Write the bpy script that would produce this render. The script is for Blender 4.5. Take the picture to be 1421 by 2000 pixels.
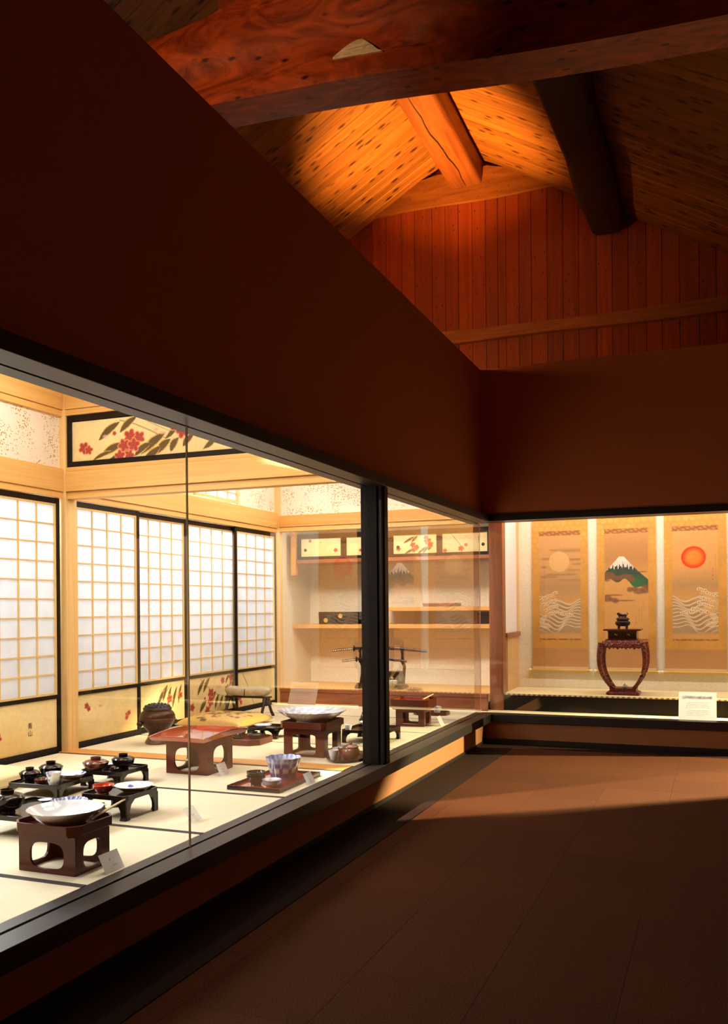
import bpy, math, random
import numpy as np
from mathutils import Vector, Matrix

random.seed(7)
rng = np.random.default_rng(11)
SC = bpy.context.scene
COL = SC.collection
for o in list(bpy.data.objects):
    bpy.data.objects.remove(o)
PI = math.pi

# ------------------------------------------------------------------ camera
cam = bpy.data.cameras.new('camera')
cam.sensor_fit = 'VERTICAL'
cam.sensor_height = 36.0
cam.sensor_width = 36.0 * 1421 / 2000
cam.lens = 1741.75 / 2000 * 36.0
cam.shift_x = -0.0008
cam.shift_y = 0.0927
cam.clip_start = 0.05
camo = bpy.data.objects.new('camera', cam)
COL.objects.link(camo)
camo.location = (0, 0, 1.45)
camo.matrix_world = (Matrix.Translation((0, 0, 1.45)) @ Matrix.Rotation(math.radians(21.6126), 4, 'Z')
                     @ Matrix.Rotation(PI / 2, 4, 'X') @ Matrix.Rotation(math.radians(-0.489), 4, 'Z'))
SC.camera = camo

# ------------------------------------------------------------------ world, exposure
w = bpy.data.worlds.new('world')
w.use_nodes = True
w.node_tree.nodes['Background'].inputs[0].default_value = (0.0, 0.0, 0.0, 1)
w.node_tree.nodes['Background'].inputs[1].default_value = 0.0
SC.world = w
SC.view_settings.view_transform = 'Standard'
SC.view_settings.look = 'None'
SC.view_settings.gamma = 1
SC.view_settings.use_curve_mapping = False
SC.view_settings.exposure = 0.0
SC.cycles.max_bounces = 10
SC.cycles.diffuse_bounces = 6
SC.cycles.glossy_bounces = 6
SC.cycles.transparent_max_bounces = 24
SC.cycles.sample_clamp_indirect = 4.0
SC.cycles.caustics_reflective = False
SC.cycles.caustics_refractive = False


# ------------------------------------------------------------------ lamps
def area(name, loc, sx, sy, power, color, rot=(0, 0, 0), spread=180):
    l = bpy.data.lights.new(name, 'AREA')
    l.shape = 'RECTANGLE'
    l.size = sx
    l.size_y = sy
    l.energy = power
    l.color = color
    l.spread = math.radians(spread)
    o = bpy.data.objects.new(name, l)
    COL.objects.link(o)
    o.location = loc
    o.rotation_euler = rot
    return o


def spot(name, loc, target, power, color, angle, blend=0.6, radius=0.05):
    l = bpy.data.lights.new(name, 'SPOT')
    l.energy = power
    l.color = color
    l.spot_size = math.radians(angle)
    l.spot_blend = blend
    l.shadow_soft_size = radius
    o = bpy.data.objects.new(name, l)
    COL.objects.link(o)
    o.location = loc
    d = Vector(target) - Vector(loc)
    o.rotation_euler = d.to_track_quat('-Z', 'Y').to_euler()
    return o


WARM = (1.0, 0.945, 0.88)
# fluorescent strips above the display rooms: a row behind the top trim of the glass and a row at the back
TILT = math.radians(4)
for yy in (2.2, 3.5, 4.8):
    area('display_strip', (-2.56, yy, 3.20), 0.10, 1.1, 17, WARM, (0, TILT, 0))
for yy in (6.5, 7.7, 8.9):
    area('display_strip', (-2.56, yy, 3.20), 0.10, 1.0, 17, WARM, (0, TILT, 0))
for yy in (2.6, 4.6):
    area('back_strip', (-4.25, yy, 3.30), 0.06, 1.4, 16, WARM, (0, math.radians(20), 0))
for yy in (6.8, 8.6):
    area('back_strip', (-4.25, yy, 3.30), 0.06, 1.4, 16, WARM, (0, math.radians(20), 0))
area('ceiling_lamp', (-3.6, 4.2, 3.42), 1.1, 2.0, 18, WARM)
area('ceiling_lamp', (-3.6, 7.6, 3.42), 1.1, 2.4, 17, WARM)
area('alcove_fill', (-3.6, 7.35, 3.40), 2.0, 0.60, 24, WARM, (math.radians(53), 0, 0), 60)  # added fill without a known fixture, brightens the shelf alcove
area('alcove_strip', (-3.6, 9.70, 2.50), 2.2, 0.06, 11, WARM, (math.radians(10), 0, 0))
# strips above the scroll alcove
area('alcove_strip', (-0.9, 9.52, 3.36), 2.6, 0.08, 62, WARM, (math.radians(20), 0, 0))
area('alcove_strip', (1.9, 9.52, 3.36), 2.2, 0.08, 36, WARM, (math.radians(20), 0, 0))
# unseen spot added in the second bay to throw the carpet light patch
spot('added_bay_spot', (3.75, 10.15, 2.85), (-1.0, 7.8, 0), 11500, (1.0, 0.86, 0.46), 38, 0.4, 0.03)
# cool backlight added behind the paper doors to whiten the paper, fixture unseen
for yy, ln in ((3.6, 3.6), (7.7, 3.3)):
    area('door_backlight', (-5.50, yy, 2.35), 0.5, ln, 185, (0.82, 0.92, 1.0), (0, math.radians(-70), 0))
# uplights standing on top of the display rooms, aimed at the roof
AMBER = (1.0, 0.43, 0.07)
spot('roof_uplight', (-2.95, 9.25, 4.05), (-2.95, 9.55, 7.0), 1750, AMBER, 72, 1.0, 0.06)
spot('roof_uplight', (-3.3, 8.3, 4.05), (-2.4, 10.7, 5.6), 75, AMBER, 120, 1.0, 0.06)  # added broad fill, stands in for lamp spill on the gable boards
spot('roof_uplight', (-3.1, 2.3, 4.05), (-2.75, 5.0, 5.1), 165, (1.0, 0.58, 0.25), 62, 1.0, 0.06)


# ================================================================== helpers
def lin(c):
    c = c / 255.0
    return c / 12.92 if c <= 0.04045 else ((c + 0.055) / 1.055) ** 2.4


def S(r, g, b):
    return (lin(r), lin(g), lin(b))


MATS = {}


def base_mat(name):
    m = bpy.data.materials.new(name)
    m.use_nodes = True
    nt = m.node_tree
    return m, nt, nt.nodes['Principled BSDF'], nt.links


def plain(name, col, rough=0.5, metal=0.0, coat=0.0, bump=0.0, bscale=60, var=0.0, spec=0.5):
    m, nt, b, L = base_mat(name)
    b.inputs['Base Color'].default_value = (*col, 1)
    b.inputs['Roughness'].default_value = rough
    b.inputs['Metallic'].default_value = metal
    b.inputs['Coat Weight'].default_value = coat
    b.inputs['Coat Roughness'].default_value = 0.04
    b.inputs['Specular IOR Level'].default_value = spec
    if bump or var:
        tc = nt.nodes.new('ShaderNodeTexCoord')
        n = nt.nodes.new('ShaderNodeTexNoise')
        n.inputs['Scale'].default_value = bscale
        n.inputs['Detail'].default_value = 5
        L.new(tc.outputs['Object'], n.inputs['Vector'])
        if bump:
            bp = nt.nodes.new('ShaderNodeBump')
            bp.inputs['Strength'].default_value = bump
            bp.inputs['Distance'].default_value = 0.004
            L.new(n.outputs['Fac'], bp.inputs['Height'])
            L.new(bp.outputs['Normal'], b.inputs['Normal'])
        if var:
            r = nt.nodes.new('ShaderNodeValToRGB')
            r.color_ramp.elements[0].position = 0.3
            r.color_ramp.elements[1].position = 0.7
            r.color_ramp.elements[0].color = (*[c * (1 - var) for c in col], 1)
            r.color_ramp.elements[1].color = (*[min(1, c * (1 + var)) for c in col], 1)
            L.new(n.outputs['Fac'], r.inputs['Fac'])
            L.new(r.outputs['Color'], b.inputs['Base Color'])
    MATS[name] = m
    return m


def wood(name, dark, light, axis=0, fine=26.0, long=0.9, rough=0.45, knots=0.0, swirl=0.6, var=0.22, coat=0.0,
         knotcol=None, kscale=2.2):
    m, nt, b, L = base_mat(name)
    N = nt.nodes.new
    tc = N('ShaderNodeTexCoord')
    oi = N('ShaderNodeObjectInfo')
    mul = N('ShaderNodeVectorMath'); mul.operation = 'SCALE'
    mul.inputs[0].default_value = (17.3, 9.1, 23.7)
    L.new(oi.outputs['Random'], mul.inputs['Scale'])
    add = N('ShaderNodeVectorMath'); add.operation = 'ADD'
    L.new(tc.outputs['Object'], add.inputs[0]); L.new(mul.outputs[0], add.inputs[1])
    mp = N('ShaderNodeMapping')
    sc = [fine] * 3; sc[axis] = long
    mp.inputs['Scale'].default_value = sc
    L.new(add.outputs[0], mp.inputs['Vector'])
    n = N('ShaderNodeTexNoise')
    n.inputs['Scale'].default_value = 1.0
    n.inputs['Detail'].default_value = 6
    n.inputs['Roughness'].default_value = 0.62
    n.inputs['Distortion'].default_value = swirl
    L.new(mp.outputs[0], n.inputs['Vector'])
    r = N('ShaderNodeValToRGB')
    r.color_ramp.elements[0].position = 0.32
    r.color_ramp.elements[1].position = 0.66
    r.color_ramp.elements[0].color = (*dark, 1)
    r.color_ramp.elements[1].color = (*light, 1)
    L.new(n.outputs['Fac'], r.inputs['Fac'])
    out = r.outputs['Color']
    if knots:
        mp2 = N('ShaderNodeMapping')
        s2 = [kscale * 2.4] * 3; s2[axis] = kscale
        mp2.inputs['Scale'].default_value = s2
        L.new(add.outputs[0], mp2.inputs['Vector'])
        v = N('ShaderNodeTexVoronoi')
        L.new(mp2.outputs[0], v.inputs['Vector'])
        r2 = N('ShaderNodeValToRGB')
        r2.color_ramp.elements[0].position = knots * 0.45
        r2.color_ramp.elements[1].position = knots
        r2.color_ramp.elements[0].color = (1, 1, 1, 1)
        r2.color_ramp.elements[1].color = (0, 0, 0, 1)
        L.new(v.outputs['Distance'], r2.inputs['Fac'])
        mx = N('ShaderNodeMix'); mx.data_type = 'RGBA'
        L.new(r2.outputs['Color'], mx.inputs['Factor'])
        L.new(out, mx.inputs['A'])
        kc = knotcol or tuple(c * 0.25 for c in dark)
        mx.inputs['B'].default_value = (*kc, 1)
        out = mx.outputs['Result']
    if var:
        mr = N('ShaderNodeMapRange')
        mr.inputs['To Min'].default_value = 1 - var
        mr.inputs['To Max'].default_value = 1 + var * 0.6
        L.new(oi.outputs['Random'], mr.inputs['Value'])
        mm = N('ShaderNodeVectorMath'); mm.operation = 'SCALE'
        L.new(out, mm.inputs[0]); L.new(mr.outputs[0], mm.inputs['Scale'])
        out = mm.outputs[0]
    L.new(out, b.inputs['Base Color'])
    b.inputs['Roughness'].default_value = rough
    b.inputs['Coat Weight'].default_value = coat
    bp = N('ShaderNodeBump'); bp.inputs['Strength'].default_value = 0.12; bp.inputs['Distance'].default_value = 0.003
    L.new(n.outputs['Fac'], bp.inputs['Height']); L.new(bp.outputs['Normal'], b.inputs['Normal'])
    MATS[name] = m
    return m


def speckle(name, ground, fleck, scale=54, thr=0.42):
    m, nt, b, L = base_mat(name)
    N = nt.nodes.new
    tc = N('ShaderNodeTexCoord')
    v = N('ShaderNodeTexVoronoi'); v.inputs['Scale'].default_value = scale
    L.new(tc.outputs['Object'], v.inputs['Vector'])
    n = N('ShaderNodeTexNoise'); n.inputs['Scale'].default_value = 5.5; n.inputs['Detail'].default_value = 4
    L.new(tc.outputs['Object'], n.inputs['Vector'])
    n2 = N('ShaderNodeTexNoise'); n2.inputs['Scale'].default_value = 90; n2.inputs['Detail'].default_value = 2
    L.new(tc.outputs['Object'], n2.inputs['Vector'])
    # flecks denser where the noise is high
    mr = N('ShaderNodeMapRange')
    mr.inputs['From Min'].default_value = 0.30; mr.inputs['From Max'].default_value = 0.58
    mr.inputs['To Min'].default_value = 0.02; mr.inputs['To Max'].default_value = thr
    L.new(n.outputs['Fac'], mr.inputs['Value'])
    ad = N('ShaderNodeMath'); ad.operation = 'MULTIPLY_ADD'
    ad.inputs[1].default_value = 0.5; ad.inputs[2].default_value = -0.2
    L.new(n2.outputs['Fac'], ad.inputs[0])
    sm = N('ShaderNodeMath'); sm.operation = 'ADD'
    L.new(v.outputs['Distance'], sm.inputs[0]); L.new(ad.outputs[0], sm.inputs[1])
    lt = N('ShaderNodeMath'); lt.operation = 'LESS_THAN'
    L.new(sm.outputs[0], lt.inputs[0]); L.new(mr.outputs[0], lt.inputs[1])
    mx = N('ShaderNodeMix'); mx.data_type = 'RGBA'
    mx.inputs['A'].default_value = (*ground, 1); mx.inputs['B'].default_value = (*fleck, 1)
    L.new(lt.outputs[0], mx.inputs['Factor'])
    L.new(mx.outputs['Result'], b.inputs['Base Color'])
    b.inputs['Roughness'].default_value = 0.8
    MATS[name] = m
    return m


def weave(name, c1, c2, axis=1, freq=340, rough=0.75, broad=0.12):
    """tatami: fine ribs running along one axis with a slow drift of tone"""
    m, nt, b, L = base_mat(name)
    N = nt.nodes.new
    tc = N('ShaderNodeTexCoord')
    mp = N('ShaderNodeMapping')
    s = [14, 14, 14]; s[axis] = freq
    mp.inputs['Scale'].default_value = s
    L.new(tc.outputs['Object'], mp.inputs['Vector'])
    n = N('ShaderNodeTexNoise'); n.inputs['Scale'].default_value = 1; n.inputs['Detail'].default_value = 3
    L.new(mp.outputs[0], n.inputs['Vector'])
    n2 = N('ShaderNodeTexNoise'); n2.inputs['Scale'].default_value = 2.3; n2.inputs['Detail'].default_value = 3
    L.new(tc.outputs['Object'], n2.inputs['Vector'])
    mm = N('ShaderNodeMath'); mm.operation = 'MULTIPLY_ADD'; mm.inputs[1].default_value = 0.6
    L.new(n.outputs['Fac'], mm.inputs[0])
    m3 = N('ShaderNodeMath'); m3.operation = 'MULTIPLY'; m3.inputs[1].default_value = 0.4
    L.new(n2.outputs['Fac'], m3.inputs[0]); L.new(m3.outputs[0], mm.inputs[2])
    r = N('ShaderNodeValToRGB')
    r.color_ramp.elements[0].position = 0.35; r.color_ramp.elements[1].position = 0.65
    r.color_ramp.elements[0].color = (*c1, 1); r.color_ramp.elements[1].color = (*c2, 1)
    L.new(mm.outputs[0], r.inputs['Fac'])
    L.new(r.outputs['Color'], b.inputs['Base Color'])
    b.inputs['Roughness'].default_value = rough
    bp = N('ShaderNodeBump'); bp.inputs['Strength'].default_value = 0.2; bp.inputs['Distance'].default_value = 0.001
    L.new(n.outputs['Fac'], bp.inputs['Height']); L.new(bp.outputs['Normal'], b.inputs['Normal'])
    MATS[name] = m
    return m


def carpet(name, c1, c2):
    m, nt, b, L = base_mat(name)
    N = nt.nodes.new
    tc = N('ShaderNodeTexCoord')
    oi = N('ShaderNodeObjectInfo')
    n = N('ShaderNodeTexNoise'); n.inputs['Scale'].default_value = 130; n.inputs['Detail'].default_value = 4
    L.new(tc.outputs['Object'], n.inputs['Vector'])
    r = N('ShaderNodeValToRGB')
    r.color_ramp.elements[0].position = 0.3; r.color_ramp.elements[1].position = 0.72
    r.color_ramp.elements[0].color = (*c1, 1); r.color_ramp.elements[1].color = (*c2, 1)
    L.new(n.outputs['Fac'], r.inputs['Fac'])
    mr = N('ShaderNodeMapRange'); mr.inputs['To Min'].default_value = 0.90; mr.inputs['To Max'].default_value = 1.07
    L.new(oi.outputs['Random'], mr.inputs['Value'])
    mm = N('ShaderNodeVectorMath'); mm.operation = 'SCALE'
    L.new(r.outputs['Color'], mm.inputs[0]); L.new(mr.outputs[0], mm.inputs['Scale'])
    L.new(mm.outputs[0], b.inputs['Base Color'])
    b.inputs['Roughness'].default_value = 0.95
    b.inputs['Specular IOR Level'].default_value = 0.1
    bp = N('ShaderNodeBump'); bp.inputs['Strength'].default_value = 0.5; bp.inputs['Distance'].default_value = 0.004
    L.new(n.outputs['Fac'], bp.inputs['Height']); L.new(bp.outputs['Normal'], b.inputs['Normal'])
    MATS[name] = m
    return m


def glass(name):
    """clear sheet: passes light straight through and mirrors by Fresnel at its outer faces"""
    m = bpy.data.materials.new(name)
    m.use_nodes = True
    nt = m.node_tree
    nt.nodes.clear()
    N = nt.nodes.new; L = nt.links
    out = N('ShaderNodeOutputMaterial')
    mix = N('ShaderNodeMixShader')
    tr = N('ShaderNodeBsdfTransparent'); tr.inputs[0].default_value = (0.985, 0.99, 0.98, 1)
    gl = N('ShaderNodeBsdfGlossy'); gl.inputs['Roughness'].default_value = 0.0
    gl.inputs['Color'].default_value = (1, 1, 1, 1)
    fr = N('ShaderNodeFresnel'); fr.inputs['IOR'].default_value = 1.52
    geo = N('ShaderNodeNewGeometry')
    inv = N('ShaderNodeMath'); inv.operation = 'SUBTRACT'; inv.inputs[0].default_value = 1.0
    L.new(geo.outputs['Backfacing'], inv.inputs[1])
    m2 = N('ShaderNodeMath'); m2.operation = 'MULTIPLY'; m2.inputs[1].default_value = 1.75; m2.use_clamp = True
    L.new(fr.outputs[0], m2.inputs[0])
    m3 = N('ShaderNodeMath'); m3.operation = 'MULTIPLY'
    L.new(m2.outputs[0], m3.inputs[0]); L.new(inv.outputs[0], m3.inputs[1])
    L.new(m3.outputs[0], mix.inputs[0])
    L.new(tr.outputs[0], mix.inputs[1]); L.new(gl.outputs[0], mix.inputs[2])
    L.new(mix.outputs[0], out.inputs['Surface'])
    MATS[name] = m
    return m


def painted(name, rough=0.6, coat=0.0, bump=0.0):
    m, nt, b, L = base_mat(name)
    a = nt.nodes.new('ShaderNodeVertexColor'); a.layer_name = 'Col'
    L.new(a.outputs['Color'], b.inputs['Base Color'])
    b.inputs['Roughness'].default_value = rough
    b.inputs['Coat Weight'].default_value = coat
    b.inputs['Coat Roughness'].default_value = 0.05
    MATS[name] = m
    return m


# ---- palette
plain('black_satin', (0.010, 0.006, 0.005), 0.42, bump=0.03, bscale=300, spec=0.55)
plain('black_frame', (0.008, 0.004, 0.003), 0.45, spec=0.18)
plain('black_lacquer', (0.007, 0.004, 0.003), 0.14, coat=0.22, spec=0.3)
plain('brown_lacquer', (0.085, 0.013, 0.005), 0.26, coat=0.12, spec=0.3)
plain('dark_brown_lacquer', (0.035, 0.009, 0.005), 0.26, coat=0.15, spec=0.3)
plain('red_lacquer', (0.36, 0.035, 0.010), 0.14, coat=1.0)
plain('vermilion_lacquer', (0.60, 0.05, 0.012), 0.16, coat=1.0)
plain('rust_lacquer', (0.11, 0.022, 0.007), 0.15, coat=0.5)
plain('bronze', (0.050, 0.024, 0.014), 0.33, metal=0.75, bump=0.1, bscale=45, var=0.3)
plain('dark_bronze', (0.020, 0.015, 0.013), 0.36, metal=0.6, bump=0.15, bscale=60)
plain('wall_plaster', (0.50, 0.155, 0.062), 0.9, bump=0.1, bscale=160, var=0.05)
plain('plinth_paint', (0.33, 0.125, 0.038), 0.85, bump=0.08, bscale=160, var=0.05)
plain('dark_strip', (0.022, 0.0085, 0.0055), 0.95, bump=0.3, bscale=200, spec=0.1)
plain('cream_plaster', (0.80, 0.69, 0.46), 0.9, bump=0.25, bscale=140, var=0.10)
plain('alcove_plaster', (0.83, 0.75, 0.56), 0.9, bump=0.3, bscale=110, var=0.13)
plain('paper_white', (0.86, 0.84, 0.83), 0.8)
def paper(name, col, tl):
    m = bpy.data.materials.new(name); m.use_nodes = True
    nt = m.node_tree; nt.nodes.clear(); N = nt.nodes.new; L = nt.links
    out = N('ShaderNodeOutputMaterial'); mx = N('ShaderNodeMixShader'); mx.inputs[0].default_value = tl
    d = N('ShaderNodeBsdfDiffuse'); t = N('ShaderNodeBsdfTranslucent')
    tc = N('ShaderNodeTexCoord'); n = N('ShaderNodeTexNoise'); n.inputs['Scale'].default_value = 9; n.inputs['Detail'].default_value = 6
    L.new(tc.outputs['Object'], n.inputs['Vector'])
    r = N('ShaderNodeValToRGB'); r.color_ramp.elements[0].position = 0.3; r.color_ramp.elements[1].position = 0.6
    r.color_ramp.elements[0].color = (*[c * 0.93 for c in col], 1); r.color_ramp.elements[1].color = (*col, 1)
    L.new(n.outputs['Fac'], r.inputs['Fac'])
    L.new(r.outputs[0], d.inputs[0]); L.new(r.outputs[0], t.inputs[0])
    L.new(d.outputs[0], mx.inputs[1]); L.new(t.outputs[0], mx.inputs[2]); L.new(mx.outputs[0], out.inputs[0])
    MATS[name] = m


paper('door_paper', (0.83, 0.86, 0.93), 0.35)
plain('card_white', (0.90, 0.88, 0.88), 0.6)
plain('porcelain', (0.84, 0.85, 0.87), 0.10, coat=0.8)
plain('brown_ware', (0.20, 0.075, 0.035), 0.22, coat=0.7, var=0.25, bscale=30)
plain('celadon', (0.55, 0.60, 0.47), 0.15, coat=0.8)
plain('cane_gold', (0.70, 0.44, 0.10), 0.35, metal=0.5)
plain('ivory', (0.80, 0.72, 0.52), 0.4)
plain('border_cloth', (0.030, 0.022, 0.024), 0.85)
plain('silk_beige', (0.56, 0.45, 0.30), 0.42, bump=0.15, bscale=30, var=0.12)
plain('ink_grey', (0.30, 0.28, 0.29), 0.8)
plain('ink_brown', (0.10, 0.035, 0.02), 0.8)
plain('ink_black', (0.03, 0.02, 0.02), 0.8)
plain('chopstick_wood', (0.78, 0.60, 0.34), 0.5)
plain('silicone_joint', (0.62, 0.46, 0.24), 0.4)
plain('roof_dark', (0.02, 0.012, 0.008), 0.8)
plain('blacking', (0.006, 0.005, 0.005), 0.6)
wood('pine', (0.68, 0.37, 0.105), (0.78, 0.46, 0.15), 1, 30, 0.8, 0.5, var=0.05)
wood('pine_x', (0.68, 0.37, 0.105), (0.78, 0.46, 0.15), 0, 30, 0.8, 0.5, var=0.05)
wood('pine_z', (0.68, 0.40, 0.15), (0.82, 0.56, 0.25), 2, 30, 0.8, 0.5, var=0.05)
wood('honey_x', (0.56, 0.25, 0.055), (0.70, 0.34, 0.085), 0, 22, 0.8, 0.42, var=0.05)
wood('cypress_bar', (0.68, 0.45, 0.15), (0.78, 0.55, 0.22), 2, 60, 2, 0.5, var=0.05)
wood('red_cedar', (0.22, 0.060, 0.020), (0.36, 0.11, 0.035), 2, 22, 1.6, 0.35, swirl=1.4, var=0.05, coat=0.2)
wood('red_cedar_x', (0.20, 0.055, 0.018), (0.34, 0.10, 0.035), 0, 14, 1.2, 0.35, swirl=2.0, var=0.05, coat=0.2)
wood('roof_pine', (0.19, 0.066, 0.013), (0.36, 0.140, 0.030), 0, 16, 0.7, 0.5, knots=0.31, var=0.25, kscale=0.85, knotcol=(0.05, 0.012, 0.004))
wood('gable_pine', (0.22, 0.032, 0.008), (0.34, 0.060, 0.015), 2, 18, 0.7, 0.55, knots=0.14, var=0.22, kscale=1.3, knotcol=(0.05, 0.01, 0.004))
wood('beam_y', (0.12, 0.030, 0.007), (0.24, 0.072, 0.016), 1, 9, 0.8, 0.5, knots=0.10, var=0.1, swirl=1.2)
wood('beam_x', (0.20, 0.062, 0.016), (0.36, 0.130, 0.034), 0, 9, 1.0, 0.5, knots=0.14, var=0.1, swirl=1.6)
wood('burl', (0.16, 0.020, 0.004), (0.52, 0.080, 0.014), 0, 5.0, 1.9, 0.42, knots=0.20, var=0.0, swirl=3.2, kscale=1.1)
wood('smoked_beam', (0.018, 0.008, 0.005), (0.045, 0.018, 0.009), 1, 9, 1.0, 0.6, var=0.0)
wood('pale_scar', (0.50, 0.34, 0.22), (0.92, 0.80, 0.66), 0, 30, 9.0, 0.5, swirl=3.0, var=0.0)
speckle('gold_fleck_paper', (0.80, 0.70, 0.58), (0.46, 0.26, 0.08))
weave('tatami', (0.66, 0.57, 0.385), (0.77, 0.68, 0.49), axis=1)
weave('goza', (0.70, 0.57, 0.27), (0.82, 0.70, 0.40), axis=0)
carpet('carpet', (0.034, 0.0095, 0.0026), (0.104, 0.0290, 0.0082))
glass('clear_glass')
painted('painting', 0.65)
painted('silk_painting', 0.8)
m_, nt_, b_, L_ = base_mat('printed_paper')
a_ = nt_.nodes.new('ShaderNodeVertexColor'); a_.layer_name = 'Col'
tl_ = nt_.nodes.new('ShaderNodeBsdfTranslucent'); mx_ = nt_.nodes.new('ShaderNodeMixShader'); mx_.inputs[0].default_value = 0.5
L_.new(a_.outputs['Color'], b_.inputs['Base Color']); L_.new(a_.outputs['Color'], tl_.inputs['Color'])
b_.inputs['Roughness'].default_value = 0.6
L_.new(b_.outputs[0], mx_.inputs[1]); L_.new(tl_.outputs[0], mx_.inputs[2])
L_.new(mx_.outputs[0], nt_.nodes['Material Output'].inputs['Surface'])
MATS['printed_paper'] = m_
painted('glazed_painting', 0.10, 0.8)
painted('silk_cushion', 0.34)


class MB:
    def __init__(s):
        s.v = []; s.f = []; s.c = None

    def add(s, v, f):
        k = len(s.v)
        s.v += [tuple(p) for p in v]
        s.f += [tuple(i + k for i in q) for q in f]
        return s

    def box(s, x0, x1, y0, y1, z0, z1):
        v = [(x0, y0, z0), (x1, y0, z0), (x1, y1, z0), (x0, y1, z0), (x0, y0, z1), (x1, y0, z1), (x1, y1, z1), (x0, y1, z1)]
        return s.add(v, [(0, 3, 2, 1), (4, 5, 6, 7), (0, 1, 5, 4), (1, 2, 6, 5), (2, 3, 7, 6), (3, 0, 4, 7)])

    def prism(s, poly, axis, a, b):
        """poly: 2d points in the plane of the two other axes (in xyz order), extruded along axis from a to b"""
        n = len(poly)

        def P(p, t):
            q = [p[0], p[1]]
            q.insert(axis, t)
            return tuple(q)
        v = [P(p, a) for p in poly] + [P(p, b) for p in poly]
        f = [tuple(range(n)), tuple(range(2 * n - 1, n - 1, -1))]
        f += [(i, i + n, (i + 1) % n + n, (i + 1) % n) for i in range(n)]
        return s.add(v, f)

    def lathe(s, prof, n=32, c=(0, 0, 0), closed=False, fx=1.0, fy=1.0, mod=None):
        m = len(prof)
        v = []
        for (r, z) in prof:
            for i in range(n):
                a = 2 * PI * i / n
                q = mod(a, r, z) if mod else r
                v.append((c[0] + fx * q * math.cos(a), c[1] + fy * q * math.sin(a), c[2] + z))
        f = []
        for j in range(m - 1):
            for i in range(n):
                i2 = (i + 1) % n
                f.append((j * n + i, j * n + i2, (j + 1) * n + i2, (j + 1) * n + i))
        if prof[0][0] > 1e-6:
            f.append(tuple(range(n - 1, -1, -1)))
        if prof[-1][0] > 1e-6 and not closed:
            f.append(tuple((m - 1) * n + i for i in range(n)))
        return s.add(v, f)

    def loft(s, rings, cap=True):
        n = len(rings[0])
        v = [p for r in rings for p in r]
        f = []
        for j in range(len(rings) - 1):
            for i in range(n):
                i2 = (i + 1) % n
                f.append((j * n + i, j * n + i2, (j + 1) * n + i2, (j + 1) * n + i))
        if cap:
            f.append(tuple(range(n - 1, -1, -1)))
            k = (len(rings) - 1) * n
            f.append(tuple(k + i for i in range(n)))
        return s.add(v, f)

    def tube(s, pts, rad, n=8, flat=1.0):
        pts = [Vector(p) for p in pts]
        if not isinstance(rad, (list, tuple)):
            rad = [rad] * len(pts)
        rings = []
        for i, p in enumerate(pts):
            d = (pts[min(i + 1, len(pts) - 1)] - pts[max(i - 1, 0)]).normalized()
            up = Vector((0, 0, 1)) if abs(d.z) < 0.9 else Vector((1, 0, 0))
            a = d.cross(up).normalized(); b = d.cross(a).normalized()
            rings.append([tuple(p + rad[i] * (math.cos(2 * PI * k / n) * a * flat + math.sin(2 * PI * k / n) * b)) for k in range(n)])
        return s.loft(rings)

    def mesh(s, name, smooth=False):
        me = bpy.data.meshes.new(name)
        me.from_pydata(s.v, [], s.f)
        me.validate()
        import bmesh
        bm = bmesh.new(); bm.from_mesh(me)
        bmesh.ops.recalc_face_normals(bm, faces=bm.faces)
        bm.to_mesh(me); bm.free()
        if smooth:
            me.polygons.foreach_set('use_smooth', [True] * len(me.polygons))
            try:
                me.set_sharp_from_angle(angle=math.radians(38))
            except Exception:
                pass
        return me

    def build(s, name, mat, parent=None, loc=(0, 0, 0), rz=0.0, smooth=False, bevel=0.0):
        me = s.mesh(name, smooth)
        return link(name, me, mat, parent, loc, rz, bevel)


def link(name, me, mat, parent=None, loc=(0, 0, 0), rz=0.0, bevel=0.0):
    if mat and not me.materials:
        me.materials.append(MATS[mat])
    o = bpy.data.objects.new(name, me)
    COL.objects.link(o)
    o.location = loc
    o.rotation_euler = (0, 0, rz)
    if parent:
        o.parent = parent
    if bevel:
        b = o.modifiers.new('bevel', 'BEVEL')
        b.width = bevel; b.segments = 2; b.limit_method = 'ANGLE'
    return o


def thing(name, label, cat, loc=(0, 0, 0), rz=0.0, group=None):
    o = bpy.data.objects.new(name, None)
    o.empty_display_size = 0.05
    COL.objects.link(o)
    o.location = loc
    o.rotation_euler = (0, 0, rz)
    return tag(o, label, cat, group)


def tag(o, label, cat, group=None):
    o['label'] = label
    o['category'] = cat
    if group:
        o['group'] = group
    return o


def struct(o, label=None):
    o['kind'] = 'structure'
    if label:
        o['label'] = label
    return o


def copy_tree(o, parent=None):
    c = o.copy()
    COL.objects.link(c)
    c.parent = parent
    for ch in o.children:
        copy_tree(ch, c)
    return c


def sbox(name, mat, *b, bevel=0.0, label=None):
    return struct(MB().box(*b).build(name, mat, bevel=bevel), label)


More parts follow.
